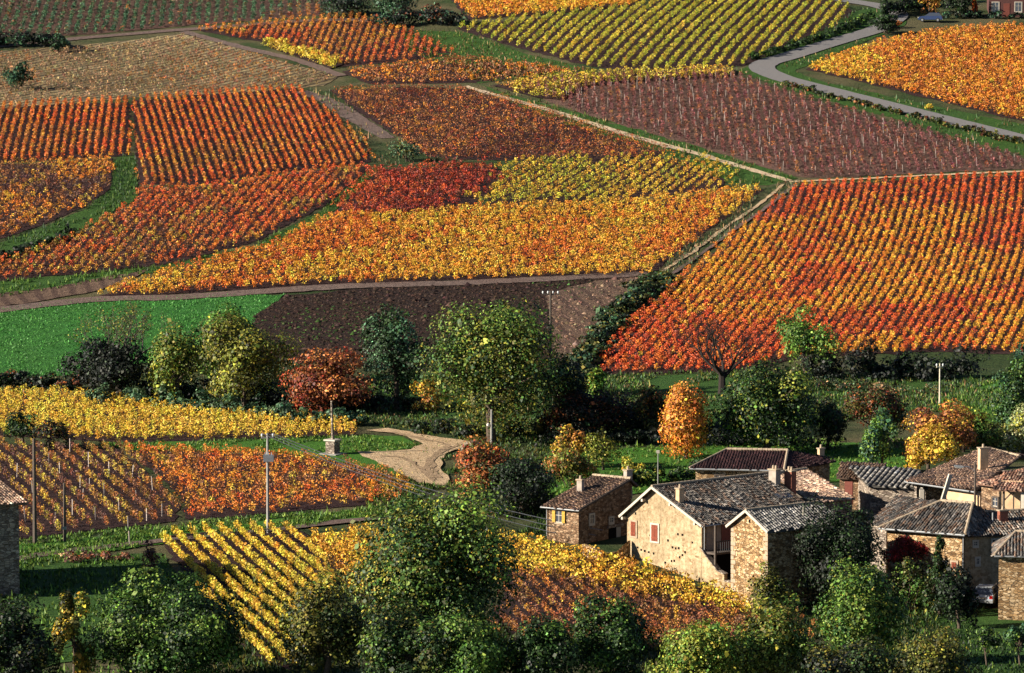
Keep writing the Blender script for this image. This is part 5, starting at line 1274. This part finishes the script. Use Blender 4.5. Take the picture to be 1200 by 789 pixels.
def hedge(name, label, pts, w, h, n_per_m, pal, ls=0.24, cat='hedge', sink=0.0):
    """bushy line following ground pixels; w,h in metres"""
    P = [G(*p) for p in pts]; root = empty(name, P[0], label, cat)
    V = []; Cc = []; mb = MB()
    for a, b_ in zip(P[:-1], P[1:]):
        L = (b_-a).length; k = max(1, int(L/1.1))
        for i in range(k):
            p = a.lerp(b_, (i+R.random())/k); p = Vector((p.x+R.normal()*w*0.18, p.y+R.normal()*w*0.18, 0)); p.z = T(p.x, p.y)
            hh = h*math.exp(R.normal()*0.2); ww = w*0.5*math.exp(R.normal()*0.2)
            (v, q, c), LC, _ = tree_mesh((p.x, p.y, p.z+hh*0.48), (ww, ww, hh*0.5), int(n_per_m*1.1), pal, ls, 6)
            V.append(v); Cc.append(c)
    V = np.vstack(V); Cc = np.vstack(Cc)
    link('foliage', np_mesh('foliage', V, np.arange(len(V)).reshape(-1, 4), Cc), M['leaf'], root)
    return root

# upper hedges and shrubs on the hill
hedge('hedge', 'dark hedge under the topmost left vineyard', [(-40, 56), (10, 54), (60, 55), (74, 58)], 3.0, 2.2, 300, [('black', 3), ('teal', 1)], 0.3)
plant('shrub', 'shrub', 'small dark green shrub at the right end of the top left hedge', 58, 40, 80, 62, None, [('dgreen', 2), ('teal', 1)], 700, 0.3, 6, trunk=False)
plant('shrub', 'shrub', 'rounded teal shrub on the straw slope near the left edge', 2, 74, 38, 106, None, [('teal', 2), ('dgreen', 1)], 1300, 0.3, 9, trunk=False)
plant('shrub', 'shrub', 'dark bush left of centre at the very top edge', 372, -8, 440, 16, 20, [('black', 2), ('teal', 1)], 2200, 0.32, 12, trunk=False)
plant('shrub', 'shrub', 'teal green bush at the top edge above the dark thicket', 430, -10, 490, 14, 18, [('teal', 2), ('dgreen', 1)], 2000, 0.32, 12, trunk=False)
hedge('thicket', 'dark thicket between the crimson plot and the yellow stripes', [(445, 34), (480, 30), (515, 28), (540, 30)], 4.0, 2.6, 320, [('black', 3), ('teal', 1), ('burnt', 0.5)], 0.3, 'thicket')
hedge('hedge', 'low scrub along the lower side of the asphalt road', [(918, 100), (960, 112), (1000, 122), (1060, 136), (1130, 154), (1210, 174)], 1.4, 0.8, 90, [('dgreen', 2), ('olive', 2), ('burnt', 0.5)], 0.26)
hedge('hedge', 'dark green bank hedge along the upper bend of the road', [(880, 72), (920, 60), (965, 46), (1000, 32), (1020, 22)], 1.6, 1.0, 140, [('dgreen', 3), ('mgreen', 1)], 0.26)
plant('clipped_hedge', 'hedge', 'rounded clipped dark hedge where the road meets the farm', 1020, 18, 1056, 38, 40, [('black', 2), ('dgreen', 2)], 2600, 0.26, 16, trunk=False)
hedge('hedge', 'dark trimmed hedge behind the parked blue car', [(1036, 22), (1060, 14), (1090, 6), (1120, 4)], 2.4, 2.4, 300, [('black', 2), ('dgreen', 2)], 0.3)
plant('tree', 'tree', 'small rust and yellow tree above the parked blue car', 1074, -18, 1104, 12, 16, [('goldtree', 2), ('rust', 2)], 1300, 0.28, 9)
plant('tree', 'tree', 'dark green tree between the rust tree and the hill farm', 1104, -20, 1140, 14, 20, [('black', 2), ('dgreen', 2)], 1900, 0.3, 10)
plant('shrub', 'shrub', 'low orange shrub against the clipped hedge', 1040, 24, 1058, 32, 33, [('orange', 2), ('rust', 1)], 400, 0.22, 5, trunk=False)
plant('creeper', 'creeper', 'red creeper climbing a post beside the hill farm', 1139, -6, 1147, 17, 18, [('red', 3), ('orange', 1)], 900, 0.24, 8, 'column', trunk=False)
hedge('hedge', 'low dark hedge in front of the hill farm', [(1110, 22), (1150, 22), (1220, 22)], 1.4, 1.0, 160, [('black', 2), ('teal', 1)], 0.26)
plant('shrub', 'shrub', 'yellow bush on the verge right of the road', 1084, 122, 1096, 130, None, [('yellow', 2)], 260, 0.22, 5, trunk=False)
hedge('hedge', 'dark scrub on the outer side of the bending green lane', [(-20, 312), (20, 300), (60, 286), (90, 274)], 1.6, 0.9, 120, [('black', 2), ('dgreen', 2)], 0.26)
hedge('hedge', 'broad dark hedge running down the hill left of the slanting red vines', [(776, 326), (750, 345), (724, 368), (704, 395), (688, 425), (672, 446)], 2.8, 1.3, 380, [('dgreen', 2), ('black', 1), ('olive', 2), ('teal', 1)], 0.28)
plant('shrub', 'shrub', 'dull teal shrubs on the stony bank above the crimson vines', 455, 166, 500, 190, None, [('teal', 2), ('olive', 1)], 700, 0.26, 8, trunk=False)

# tree line at the foot of the hill, left to right
hedge('hedge', 'low dark hedge at the left foot of the green field', [(-60, 452), (0, 453), (40, 455), (90, 458)], 3.2, 1.4, 420, [('black', 2), ('dgreen', 1), ('burnt', 0.4)], 0.26)
bare_tree('bare_tree', 'nearly leafless tree rising from the dark thicket at the left', 140, 462, 352, 115, None, 1300, [('olive', 2), ('ygtree', 2), ('mgreen', 1)], 4, thick=1.5, col=(0.10, 0.085, 0.07))
plant('shrub', 'shrub', 'big dark thicket under the nearly leafless left tree', 74, 400, 190, 466, 470, [('black', 4), ('dgreen', 1)], 9500, 0.26, 22, trunk=False, deep=0.7)
plant('shrub', 'shrub', 'small grey green bush above the yellow vines, left of the big thicket foot', 100, 450, 135, 474, 478, [('teal', 2), ('dullgreen', 2)], 900, 0.22, 6, trunk=False)
plant('tree', 'tree', 'round fresh green tree just behind the olive yellow tree', 228, 362, 304, 440, 455, [('lgreen', 3), ('mgreen', 1)], 5200, 0.27, 14)
plant('tree', 'tree', 'green and yellow tree left of the olive yellow tree', 172, 382, 246, 470, 475, [('ygtree', 2), ('mgreen', 2), ('olive', 1)], 5200, 0.26, 15)
plant('tree', 'tree', 'large olive yellow tree in the left tree line', 230, 374, 342, 474, 480, [('ygtree', 4), ('olive', 2)], 11000, 0.26, 22)
hedge('hedge', 'scrubby hedge at the foot of the left tree line', [(150, 474), (220, 484), (300, 490), (360, 498), (430, 500)], 2.6, 1.6, 380, [('teal', 2), ('dgreen', 2), ('dullgreen', 2)], 0.24)
plant('tree', 'tree', 'rust red tree right of the olive yellow tree', 338, 412, 446, 482, 486, [('burnt', 3), ('rust', 2), ('deepred', 1)], 7500, 0.25, 18)
plant('tree', 'tree', 'dark teal tree between the rust red tree and the big walnut', 424, 364, 506, 468, 480, [('teal', 2), ('dgreen', 3)], 7500, 0.25, 18)
plant('shrub', 'shrub', 'orange tinged bush at the left foot of the big walnut', 478, 440, 520, 474, 484, [('goldtree', 2), ('rust', 1), ('olive', 1)], 1500, 0.23, 8, trunk=False)
plant('walnut_tree', 'tree', 'very large dark green and yellow tree at the centre of the tree line', 496, 362, 656, 504, 520, [('olive', 3), ('ygtree', 2), ('mgreen', 3), ('dgreen', 1)], 24000, 0.26, 34, lr=(0.36, 0.52))
plant('tree', 'tree', 'fresh green treetop rising behind the big walnut', 560, 358, 636, 430, 470, [('lgreen', 2), ('mgreen', 2)], 4200, 0.25, 12)
plant('tree', 'tree', 'dark tree just right of the big walnut', 625, 420, 690, 500, 508, [('dgreen', 2), ('black', 1), ('olive', 1)], 5500, 0.25, 14)
plant('shrub', 'shrub', 'lone bright yellow green bush above the dark thicket', 680, 434, 716, 478, 486, [('lgreen', 2), ('ygtree', 2)], 2000, 0.24, 8)
plant('thicket', 'thicket', 'dark red brown thicket under the yellow green bush', 640, 460, 745, 512, 516, [('black', 3), ('burnt', 2), ('dgreen', 1)], 8000, 0.24, 20, trunk=False)
plant('shrub', 'shrub', 'olive and rust shrub left of the orange tree', 738, 456, 790, 510, 514, [('olive', 3), ('rust', 1), ('dgreen', 1)], 3300, 0.23, 12)
plant('orange_tree', 'tree', 'egg shaped vivid orange tree in front of the meadow', 776, 452, 832, 532, 538, [('orange', 4), ('rust', 2), ('gold', 1)], 8500, 0.22, 24, 'round', lr=(0.5, 0.68), deep=1.0)
bare_tree('bare_tree', 'leafless dark tree against the slanting red vines', 846, 462, 366, 115, None, 0, None, 4, col=(0.035, 0.028, 0.025), thick=1.7)
plant('round_tree', 'tree', 'large round dark green tree behind the hipped house', 842, 430, 960, 528, 536, [('dgreen', 3), ('mgreen', 2), ('ygtree', 1)], 13500, 0.25, 26)
plant('small_tree', 'tree', 'small bright green tree standing alone against the red vines', 907, 364, 981, 424, 442, [('lgreen', 2), ('mgreen', 2)], 4800, 0.24, 12)
hedge('hedge', 'long dark hedge along the foot of the red vineyard', [(940, 442), (990, 446), (1050, 444), (1100, 446), (1135, 442)], 3.2, 2.6, 480, [('black', 4), ('dgreen', 1)], 0.26)
hedge('hedge', 'grey green scrub in front of the long dark hedge', [(950, 456), (1010, 458), (1080, 462)], 3.0, 1.0, 160, [('dullgreen', 2), ('tan', 1), ('olive', 1)], 0.2)
plant('tree', 'tree', 'reddish brown bush beyond the bright green village bush', 985, 452, 1062, 515, 520, [('olive', 2), ('burnt', 3), ('dgreen', 1)], 5200, 0.23, 15)
plant('tree', 'tree', 'dark shrub between the round tree and the reddish bush', 940, 470, 1000, 520, 526, [('black', 2), ('dgreen', 2), ('olive', 1)], 3600, 0.23, 12)
plant('shrub', 'shrub', 'bright green upright bush behind the ribbed shed', 1008, 484, 1058, 550, 556, [('lgreen', 3), ('teal', 2)], 4400, 0.22, 14)
plant('shrub', 'shrub', 'golden yellow bush behind the open barn roof', 1052, 500, 1122, 556, 560, [('goldtree', 4), ('rust', 1)], 6500, 0.21, 16)
plant('tree', 'tree', 'rusty orange tree behind the golden yellow bush', 1060, 476, 1142, 525, 540, [('rust', 3), ('burnt', 2), ('goldtree', 1)], 5400, 0.22, 16)
plant('tree', 'tree', 'olive and gold bush under the meadow wedge at right', 1100, 480, 1158, 524, 530, [('olive', 3), ('goldtree', 1), ('ygtree', 1)], 4200, 0.22, 13)
plant('tree', 'tree', 'tall dark green tree at the right edge above the barns', 1162, 408, 1240, 500, 520, [('teal', 2), ('mgreen', 3), ('dgreen', 1)], 10500, 0.24, 20)
plant('shrub', 'shrub', 'pale cream leaved bush at the right edge', 1172, 476, 1226, 528, 532, [('pale', 3), ('ygtree', 1)], 3600, 0.22, 12, trunk=False)
plant('shrub', 'shrub', 'green bush behind the barn chimney', 1125, 498, 1180, 530, 534, [('mgreen', 2), ('olive', 2)], 2600, 0.22, 10, trunk=False)

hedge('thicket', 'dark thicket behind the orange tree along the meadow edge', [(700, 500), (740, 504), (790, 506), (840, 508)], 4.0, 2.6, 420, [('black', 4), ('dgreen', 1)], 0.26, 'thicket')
hedge('thicket', 'undergrowth coloured black for shade beneath the left tree line', [(180, 470), (250, 474), (330, 480), (420, 482), (480, 484)], 4.0, 2.2, 420, [('black', 3), ('dgreen', 1), ('teal', 0.5)], 0.26, 'thicket')  # added fill, foliage coloured black as shadow under the trees
hedge('thicket', 'undergrowth coloured dark for shade around the foot of the big walnut', [(500, 508), (560, 514), (620, 512), (650, 508)], 2.6, 1.5, 380, [('dgreen', 2), ('black', 2), ('olive', 1)], 0.22, 'thicket')  # added fill, leaf colours darkened for shadow around the trunk
# village garden
plant('shrub', 'shrub', 'rust and yellow shrub at the left of the garden', 645, 500, 690, 545, 548, [('rust', 2), ('goldtree', 1), ('olive', 2)], 2600, 0.2, 11, trunk=False)
plant('fruit_tree', 'tree', 'loose olive leaved fruit tree on the garden lawn', 684, 506, 730, 540, 552, [('ygtree', 2), ('olive', 2)], 1500, 0.19, 12)
plant('shrub', 'shrub', 'straw and gold shrub row left of the small house chimney', 634, 528, 700, 568, 572, [('olive', 2), ('ygtree', 2), ('rust', 1)], 4200, 0.19, 15, trunk=False)
plant('shrub', 'shrub', 'yellow sprigged shrub in front of the garden lawn', 728, 538, 758, 566, 568, [('ygtree', 2), ('goldtree', 1)], 1200, 0.18, 8, trunk=False)
hedge('hedge', 'leafy green hedge between the garden lawn and the farmhouse', [(738, 572), (770, 568), (800, 562), (830, 558)], 2.0, 1.3, 420, [('mgreen', 2), ('dgreen', 2), ('ygtree', 0.6)], 0.2)
hedge('hedge', 'dark green hedge left of the small house', [(600, 600), (625, 602), (655, 600)], 3.0, 1.8, 480, [('black', 2), ('dgreen', 3)], 0.2)
plant('tree', 'tree', 'dark leafy tree behind the red tree', 560, 540, 660, 600, 606, [('dgreen', 3), ('black', 2)], 7000, 0.21, 18)
plant('red_tree', 'tree', 'crimson and rust leaved tree right of the bare earth junction', 532, 518, 622, 588, 600, [('red', 1), ('burnt', 3), ('rust', 2), ('olive', 1)], 8000, 0.2, 20)
hedge('hedge', 'dark bushes behind the garden lawn', [(640, 524), (700, 520), (770, 520), (850, 522), (960, 528)], 3.2, 1.4, 300, [('black', 3), ('dgreen', 1)], 0.22)
plant('shrub', 'shrub', 'dark bush on the wall between the left plots', 5, 484, 50, 524, 526, [('dgreen', 2), ('mgreen', 1)], 1700, 0.21, 9)
plant('shrub', 'shrub', 'low dull thicket at the end of the yellow vines', 40, 494, 90, 526, 528, [('black', 2), ('burnt', 1), ('olive', 1)], 1700, 0.2, 9, trunk=False)
plant('shrub', 'shrub', 'dark brown dead shrub beside the golden striped rows', 166, 634, 188, 672, 676, [('burnt', 1), ('brown', 3)], 700, 0.15, 7, trunk=False)
hedge('rubble_bank', 'dark brambly bank beside the grey lane at left', [(60, 662), (100, 660), (150, 656)], 1.6, 0.7, 200, [('brown', 2), ('burnt', 1), ('tan', 0.6)], 0.16, 'bank')

# foreground trees
plant('big_tree', 'tree', 'large green tree in the centre foreground with yellow tinged top', 412, 582, 616, 745, 772, [('mgreen', 5), ('olive', 2), ('ygtree', 1.5), ('dgreen', 2)], 36000, 0.21, 40, lr=(0.30, 0.46))
plant('tree', 'tree', 'wide rounded green tree at the lower left', 112, 682, 286, 800, 806, [('mgreen', 4), ('dgreen', 3), ('lgreen', 1)], 28000, 0.2, 40, lr=(0.2, 0.34))
plant('tree', 'tree', 'slim tree with bronze yellow leaves left of the wide lower left tree', 62, 696, 112, 790, 806, [('goldtree', 1), ('olive', 3), ('ygtree', 1)], 4500, 0.19, 16, 'column')
plant('tree', 'tree', 'dark bush in the bottom left corner', -40, 706, 66, 812, 820, [('dgreen', 3), ('black', 2), ('olive', 1)], 10000, 0.2, 22)
plant('tree', 'tree', 'olive bronze tree right of the golden striped rows', 330, 684, 430, 800, 808, [('olive', 4), ('ygtree', 1), ('dgreen', 2)], 15000, 0.2, 28)
plant('tree', 'tree', 'dark green tree under the big central tree', 420, 716, 540, 810, 818, [('mgreen', 1), ('dgreen', 3), ('olive', 1)], 10500, 0.2, 22)
plant('tree', 'tree', 'fresh green bush at the bottom centre', 500, 726, 600, 812, 820, [('mgreen', 4), ('lgreen', 1)], 9500, 0.19, 20)
plant('tree', 'tree', 'dark green bush right of the fresh green bottom bush', 590, 728, 680, 812, 820, [('dgreen', 3), ('mgreen', 1)], 7500, 0.2, 18)
plant('tree', 'tree', 'dense dark green tree in front of the brown vines', 662, 702, 764, 800, 812, [('dgreen', 3), ('mgreen', 2)], 10500, 0.19, 22)
plant('tree', 'tree', 'bright yellow green tree at the bottom right of centre', 764, 734, 880, 820, 828, [('ygtree', 4), ('lgreen', 2)], 11500, 0.19, 24)
plant('tree', 'tree', 'green and gold bush between the yellow green tree and the orchard', 852, 706, 950, 812, 820, [('mgreen', 2), ('ygtree', 2), ('olive', 2)], 9500, 0.19, 22)
plant('tree', 'tree', 'small olive tree at the foot of the stone outbuilding', 878, 660, 930, 716, 722, [('olive', 3), ('ygtree', 1), ('dgreen', 1)], 3000, 0.18, 12)
plant('conifer', 'tree', 'tall black green broad evergreen in front of the corner house', 930, 596, 1030, 705, 714, [('black', 3), ('dgreen', 3)], 13000, 0.2, 26)
plant('tree', 'tree', 'leafy green tree below the evergreen', 958, 664, 1062, 770, 780, [('mgreen', 4), ('lgreen', 1), ('ygtree', 1)], 13500, 0.19, 26)
plant('spruce', 'tree', 'narrow pointed spruce in front of the corner house', 1080, 622, 1122, 720, 724, [('dgreen', 3), ('olive', 1)], 4200, 0.18, 40, 'cone')
plant('creeper', 'creeper', 'dark red creeper on the wall of the corner house', 1030, 630, 1090, 664, 672, [('crimson', 4), ('burnt', 1)], 2600, 0.16, 26, trunk=False, deep=0.18, D=324.3, lr=(0.15, 0.3))
plant('tree', 'tree', 'dark rounded bush beside the spruce', 1098, 668, 1150, 730, 738, [('black', 3), ('dgreen', 2)], 4200, 0.19, 14)
plant('tree', 'tree', 'sparse yellow leaved bush at the bottom right', 1040, 742, 1150, 818, 826, [('olive', 3), ('ygtree', 2), ('dgreen', 1)], 8500, 0.18, 22)
plant('tree', 'tree', 'dark bush in the bottom middle right', 940, 752, 1050, 818, 826, [('dgreen', 2), ('olive', 2), ('black', 1)], 8500, 0.19, 20)
plant('shrub', 'shrub', 'orange and green shrub against the stone barn', 1176, 686, 1214, 716, 720, [('rust', 2), ('ygtree', 2)], 1400, 0.17, 9, trunk=False)
plant('shrub', 'shrub', 'grey green shrub in front of the creeper', 1040, 655, 1090, 712, 718, [('olive', 2), ('mgreen', 2)], 3000, 0.18, 12, trunk=False)
plant('fruit_tree', 'tree', 'low dark fruit tree in the lower right orchard', 1140, 736, 1172, 762, 782, [('mgreen', 2), ('dgreen', 2)], 1200, 0.17, 8)
plant('fruit_tree', 'tree', 'low fruit tree at the right edge of the lower right orchard', 1176, 732, 1214, 760, 782, [('mgreen', 2), ('teal', 2)], 1300, 0.17, 8)
bare_tree('bare_sapling', 'bare twiggy sapling at the top of the central tree', 528, 640, 570, 50, None, 0, None, 3)

# ------------------------------------------------------------------ poles, posts, wires, vehicles
def utility_pole(label, x, top, base, D=None, r=0.14, arm=None, ins=2, mat='wood', lamp=False, box=None):
    g = G(x, base) if D is None else Vector((W(x, base, D).x, D, T(W(x, base, D).x, D)))
    h = W(x, top, g.y).z-g.z
    root = empty('utility_pole', g, label, 'utility pole')
    mb = MB(); mb.tube([g-Z3*0.3, g+Z3*h], [r, r*0.7], 8); mb.build('pole', M[mat], root)
    tops = []
    if arm:
        mb = MB(); c = g+Z3*(h-0.35); mb.beam(c-Vector((arm/2, 0.1, 0)), c+Vector((arm/2, 0.1, 0)), 0.1, 0.12); ar = mb.build('crossarm', M[mat], root)
        for k in range(ins):
            p = c+Vector(((k/(ins-1)-0.5)*arm*0.9, 0, 0.06)); mb = MB(); mb.tube([p, p+Z3*0.1, p+Z3*0.2, p+Z3*0.28], [0.03, 0.09, 0.09, 0.03], 8); mb.build('insulator', M['porcelain'], ar); tops.append(p+Z3*0.28)
    if box:
        c = g+Z3*(h-box); mb = MB(); mb.box(c+Vector((0.1, -0.3, 0)), (1, 0, 0), (0, 1, 0), Z3, 0.42, 0.2, 0.28)
        for k in range(3): mb.tube([c+Vector((-0.15+k*0.25, -0.3, 0.28)), c+Vector((-0.15+k*0.25, -0.3, 0.48))], 0.05, 6)
        mb.build('transformer', M['metal'], root)
    if lamp:
        c = g+Z3*(h-0.7); mb = MB(); mb.tube([c, c+Vector((-0.5, 0, 0.35)), c+Vector((-1.1, 0, 0.4))], 0.04, 6); mb.build('lamp_bracket', M['metal'], root)
        mb = MB(); e = c+Vector((-1.3, 0, 0.38)); mb.box(e, (1, 0, -0.1), (0, 1, 0), Z3, 0.36, 0.13, 0.07); lp = mb.build('lamp_head', M['zinc'], root)
        mb = MB(); mb.box(e-Vector((0.05, 0, 0.09)), (1, 0, -0.1), (0, 1, 0), Z3, 0.24, 0.1, 0.03); mb.build('lamp_glass', M['lamp_lens'], lp)
    return root, g, h, tops
A_ = utility_pole('grey pole with transformer box above the golden striped rows', 314, 508, 626, None, 0.13, 1.0, 3, 'concrete', box=2.0)
B_ = utility_pole('tall dark pole with crossarm behind the big walnut', 645, 341, 470, None, 0.15, 1.7, 4, 'wood')
utility_pole('dark pole nearest the left barn', 41, 514, 638, None, 0.18, None, 2, 'wood')
u_ = utility_pole('dark pole with a small sign box second from the left barn', 76, 566, 636, None, 0.14, None, 2, 'wood')
mb = MB(); mb.box(u_[1]+Vector((0, -0.15, 1.2)), (1, 0, 0), (0, 1, 0), Z3, 0.16, 0.06, 0.12); mb.build('meter_box', M['zinc'], u_[0])
utility_pole('pale concrete pole with a round lamp in front of the big walnut', 576, 480, 530, None, 0.12, None, 2, 'concrete')
utility_pole('thin pale pole at the right flank of the big walnut', 654, 455, 492, None, 0.08, None, 2, 'wood_pale')
utility_pole('slim pale pole against the dark hedge at right', 1101, 426, 476, None, 0.09, 0.7, 2, 'wood_pale')
Cp = utility_pole('village pole carrying a bracket street lamp beside the open barn', 1142, 542, 640, 329.0, 0.11, None, 2, 'wood', lamp=True)
aer = utility_pole('slim metal pole with a white tip behind the farmhouse ridge', 771, 531, 578, 343.0, 0.05, None, 2, 'concrete')
mb = MB(); mb.abox(aer[1]+Z3*(aer[2]+0.1), 0.12, 0.12, 0.12); mb.build('tip', M['white_paint'], aer[0])
lp = W(572, 498, G(576, 530).y); mb = MB(); mb.tube([lp+Vector((0, 0, -0.15)), lp+Vector((0, 0, -0.08)), lp+Vector((0, 0, 0.08)), lp+Vector((0, 0, 0.15))], [0.05, 0.15, 0.15, 0.05], 8)
mb.beam(lp, lp+Vector((0.3, 0, 0)), 0.04, 0.04)
tag(mb.build('round_lamp', M['lamp_lens']), 'small round pale lamp fixed to the concrete pole by the walnut', 'lamp')

def wire(label, a, b_, sag, r=0.028):
    mb = MB(); n = 22; a = Vector(a); b_ = Vector(b_)
    mb.tube([a.lerp(b_, i/n)-Z3*sag*4*(i/n)*(1-i/n) for i in range(n+1)], r, 4, None)
    tag(mb.build('overhead_wire', M['metal']), label, 'wire')
end = W(600, 640, 333)
for k, t_ in enumerate(A_[3]):
    wire(['upper', 'middle', 'lower'][k]+' overhead wire from the transformer pole towards the village', t_, W(690+k*8, 655-k*6, 334)+Vector((0, 0, 1.5)), 0.8)
wire('thin service wire from the lamp pole down to the porch', Cp[1]+Z3*(Cp[2]-2.4), W(1178, 600, 328.6), 0.2, 0.015)

def pedestal():
    g = G(390, 533); root = empty('wayside_monument', g, 'slim dark shaft on a square pale stone pedestal in the grass strip', 'monument')
    ax = Vector((0.8, 0.6, 0)); ax = Vector((0.85, -0.52, 0)); ay = Vector((-ax.y, ax.x, 0))
    mb = MB(); mb.box(g+Z3*0.0, ax, ay, Z3, 0.95, 0.95, 0.14); mb.build('base_slab', M['concrete'], root)
    mb = MB(); mb.box(g+Z3*0.72, ax, ay, Z3, 0.48, 0.48, 0.60); mb.build('pedestal', M['stone_grey'], root)
    mb = MB(); mb.box(g+Z3*1.38, ax, ay, Z3, 0.62, 0.62, 0.07); mb.build('cornice', M['white_paint'], root)
    top = W(388, 470, g.y).z; mb = MB(); mb.tube([g+Z3*1.42, g+Z3*1.7, Vector((g.x-0.1, g.y, top))], [0.2, 0.14, 0.09], 8); mb.build('shaft', M['stone_grey'], root)
pedestal()

def stone_niche():
    g = G(548, 545); root = empty('stone_niche', g, 'dark arched stone niche beside the bare earth junction', 'niche')
    ax = Vector((0.75, -0.66, 0)); ay = Vector((-ax.y, ax.x, 0)); mb = MB(); N = 9; outer = []; inner = []
    for k in range(N+1):
        a = math.pi*k/N; outer.append((math.cos(a)*0.85, 1.3+math.sin(a)*0.85)); inner.append((math.cos(a)*0.6, 1.3+math.sin(a)*0.6))
    outer = [(0.85, -0.3)]+outer+[(-0.85, -0.3)]; inner = [(0.6, -0.3)]+inner+[(-0.6, -0.3)]
    n = len(outer); vs = []
    for y in (0, 1.1):
        for p in outer+inner: vs.append(g+ax*p[0]+ay*y+Z3*p[1])
    m = 2*n; fs = []
    for k in range(n-1):
        fs += [(k, k+1, n+k+1, n+k), (m+k, m+n+k, m+n+k+1, m+k+1), (k, m+k, m+k+1, k+1), (n+k, n+k+1, m+n+k+1, m+n+k)]
    mb.add(vs, fs); mb.build('arch', M['stone_grey'], root)
    mb = MB(); mb.box(g+ay*0.95+Z3*0.8, ax, ay, Z3, 0.62, 0.08, 1.1); mb.build('back_wall', M['stone_grey'], root)
stone_niche()

def brick_pillar():
    g = G(576, 604); mb = MB(); mb.abox(g+Z3*0.55, 0.32, 0.3, 0.75); mb.abox(g+Z3*1.33, 0.38, 0.36, 0.05)
    tag(mb.build('brick_pillar', M['brick']), 'squat dark red brick pillar under the crimson tree', 'pillar')
    g = G(585, 603); mb = MB(); vs = [g+Vector(v) for v in ((-0.3, 0, -0.1), (0.32, -0.1, -0.1), (0.3, 0.2, -0.1), (-0.25, 0.25, -0.1), (-0.22, 0.02, 0.75), (0.25, -0.05, 0.55), (0.22, 0.12, 0.55), (-0.2, 0.15, 0.72))]
    mb.add(vs, [(3, 2, 1, 0), (4, 5, 6, 7), (0, 1, 5, 4), (1, 2, 6, 5), (2, 3, 7, 6), (3, 0, 4, 7)])
    tag(mb.build('stone_slab', M['white_paint']), 'upright pale stone slab beside the brick pillar', 'stone')
brick_pillar()

def tarp_heap():
    g = G(1174, 706); root_n = 'hay_bale_stack'
    mb = MB(); N = 10; prof = [(-0.75, -0.2)]+[(math.cos(math.pi*(1-k/N))*0.75, 0.9+math.sin(math.pi*k/N)*0.75) for k in range(N+1)]+[(0.75, -0.2)]
    ax = Vector((0.9, -0.43, 0)); ay = Vector((0.43, 0.9, 0)); n = len(prof); vs = []
    for j, y in enumerate((0, 0.05, 1.3, 1.35)):
        s = 0.93 if j in (0, 3) else 1.0
        for p in prof: vs.append(g+ax*p[0]*s+ay*y+Z3*p[1]*s)
    fs = [(j*n+k, j*n+k+1, (j+1)*n+k+1, (j+1)*n+k) for j in range(3) for k in range(n-1)]+[tuple(range(n))[::-1], tuple(range(3*n, 4*n))]
    mb.add(vs, fs)
    tag(mb.build('covered_heap', M['hay']), 'dark round topped covered heap between the pale car and the stone barn', 'heap')
tarp_heap()

def car(label, g, ang, paint, s=1.0):
    """small hatchback: body shell, glasshouse, wheels"""
    root = empty('parked_car', g, label, 'car', rz=ang)
    def L(name, mb, mat, par=root, smooth=False):
        me = bpy.data.meshes.new(name); me.from_pydata([tuple(Vector(v)*s) for v in mb.v], [], mb.f)
        bm = bmesh.new(); bm.from_mesh(me); bmesh.ops.recalc_face_normals(bm, faces=bm.faces)
        if smooth: bmesh.ops.bevel(bm, geom=[e for e in bm.edges], offset=0.05*s, segments=2, affect='EDGES', clamp_overlap=True)
        bm.to_mesh(me); bm.free()
        return link(name, me, M[mat], par, world_coords=False)
    prof = [(-1.95, 0.32), (-2.0, 0.6), (-1.92, 0.92), (-1.35, 0.98), (0.75, 0.96), (1.65, 0.84), (1.95, 0.62), (1.95, 0.3)]
    mb = MB(); n = len(prof); vs = [(x, y, z) for y in (-0.82, 0.82) for x, z in prof]
    mb.add(vs, [tuple(range(n)), tuple(range(n, 2*n))[::-1]]+[(i, n+i, n+(i+1) % n, (i+1) % n) for i in range(n)]); body = L('body', mb, paint, smooth=True)
    gp = [(-1.85, 0.93), (-1.45, 1.40), (0.15, 1.42), (0.85, 0.95)]
    mb = MB(); vs = [(x, y*(0.78 if z < 1 else 0.64), z) for y in (-1, 1) for x, z in gp]; mb.add(vs, [(0, 1, 2, 3), (7, 6, 5, 4), (0, 4, 5, 1), (1, 5, 6, 2), (2, 6, 7, 3), (3, 7, 4, 0)]); L('windows', mb, 'glass')
    mb = MB(); mb.abox((-0.65, 0, 1.43), 0.85, 0.62, 0.03); L('roof_panel', mb, paint, smooth=True)
    for x in (-1.25, 1.25):
        for y in (-0.78, 0.78):
            mb = MB(); mb.tube([(x, y-0.1, 0.3), (x, y+0.1, 0.3)], 0.3, 16); w = L('wheel', mb, 'rubber')
            mb = MB(); mb.tube([(x, y-0.11, 0.3), (x, y+0.11, 0.3)], 0.17, 12); L('rim', mb, 'zinc', w)
    for y in (-0.62, 0.62):
        mb = MB(); mb.abox((1.93, y, 0.68), 0.04, 0.16, 0.08); L('headlight', mb, 'lamp_lens')
        mb = MB(); mb.abox((-1.97, y, 0.75), 0.03, 0.12, 0.12); L('tail_light', mb, 'tail_red')
    mb = MB(); mb.abox((-2.0, 0, 0.42), 0.05, 0.78, 0.1); L('bumper', mb, 'zinc')
    mb = MB(); mb.abox((-2.0, 0, 0.68), 0.03, 0.25, 0.06); L('number_plate', mb, 'white_paint')
    return root
car('pale silver hatchback parked in the shaded yard by the stone barn', G(1156, 708)+Z3*0.06, math.radians(75), 'car_white')
car('dark blue car parked at the hill farm, top right', G(1090, 26)+Z3*0.06, math.radians(172), 'car_blue', 1.0)
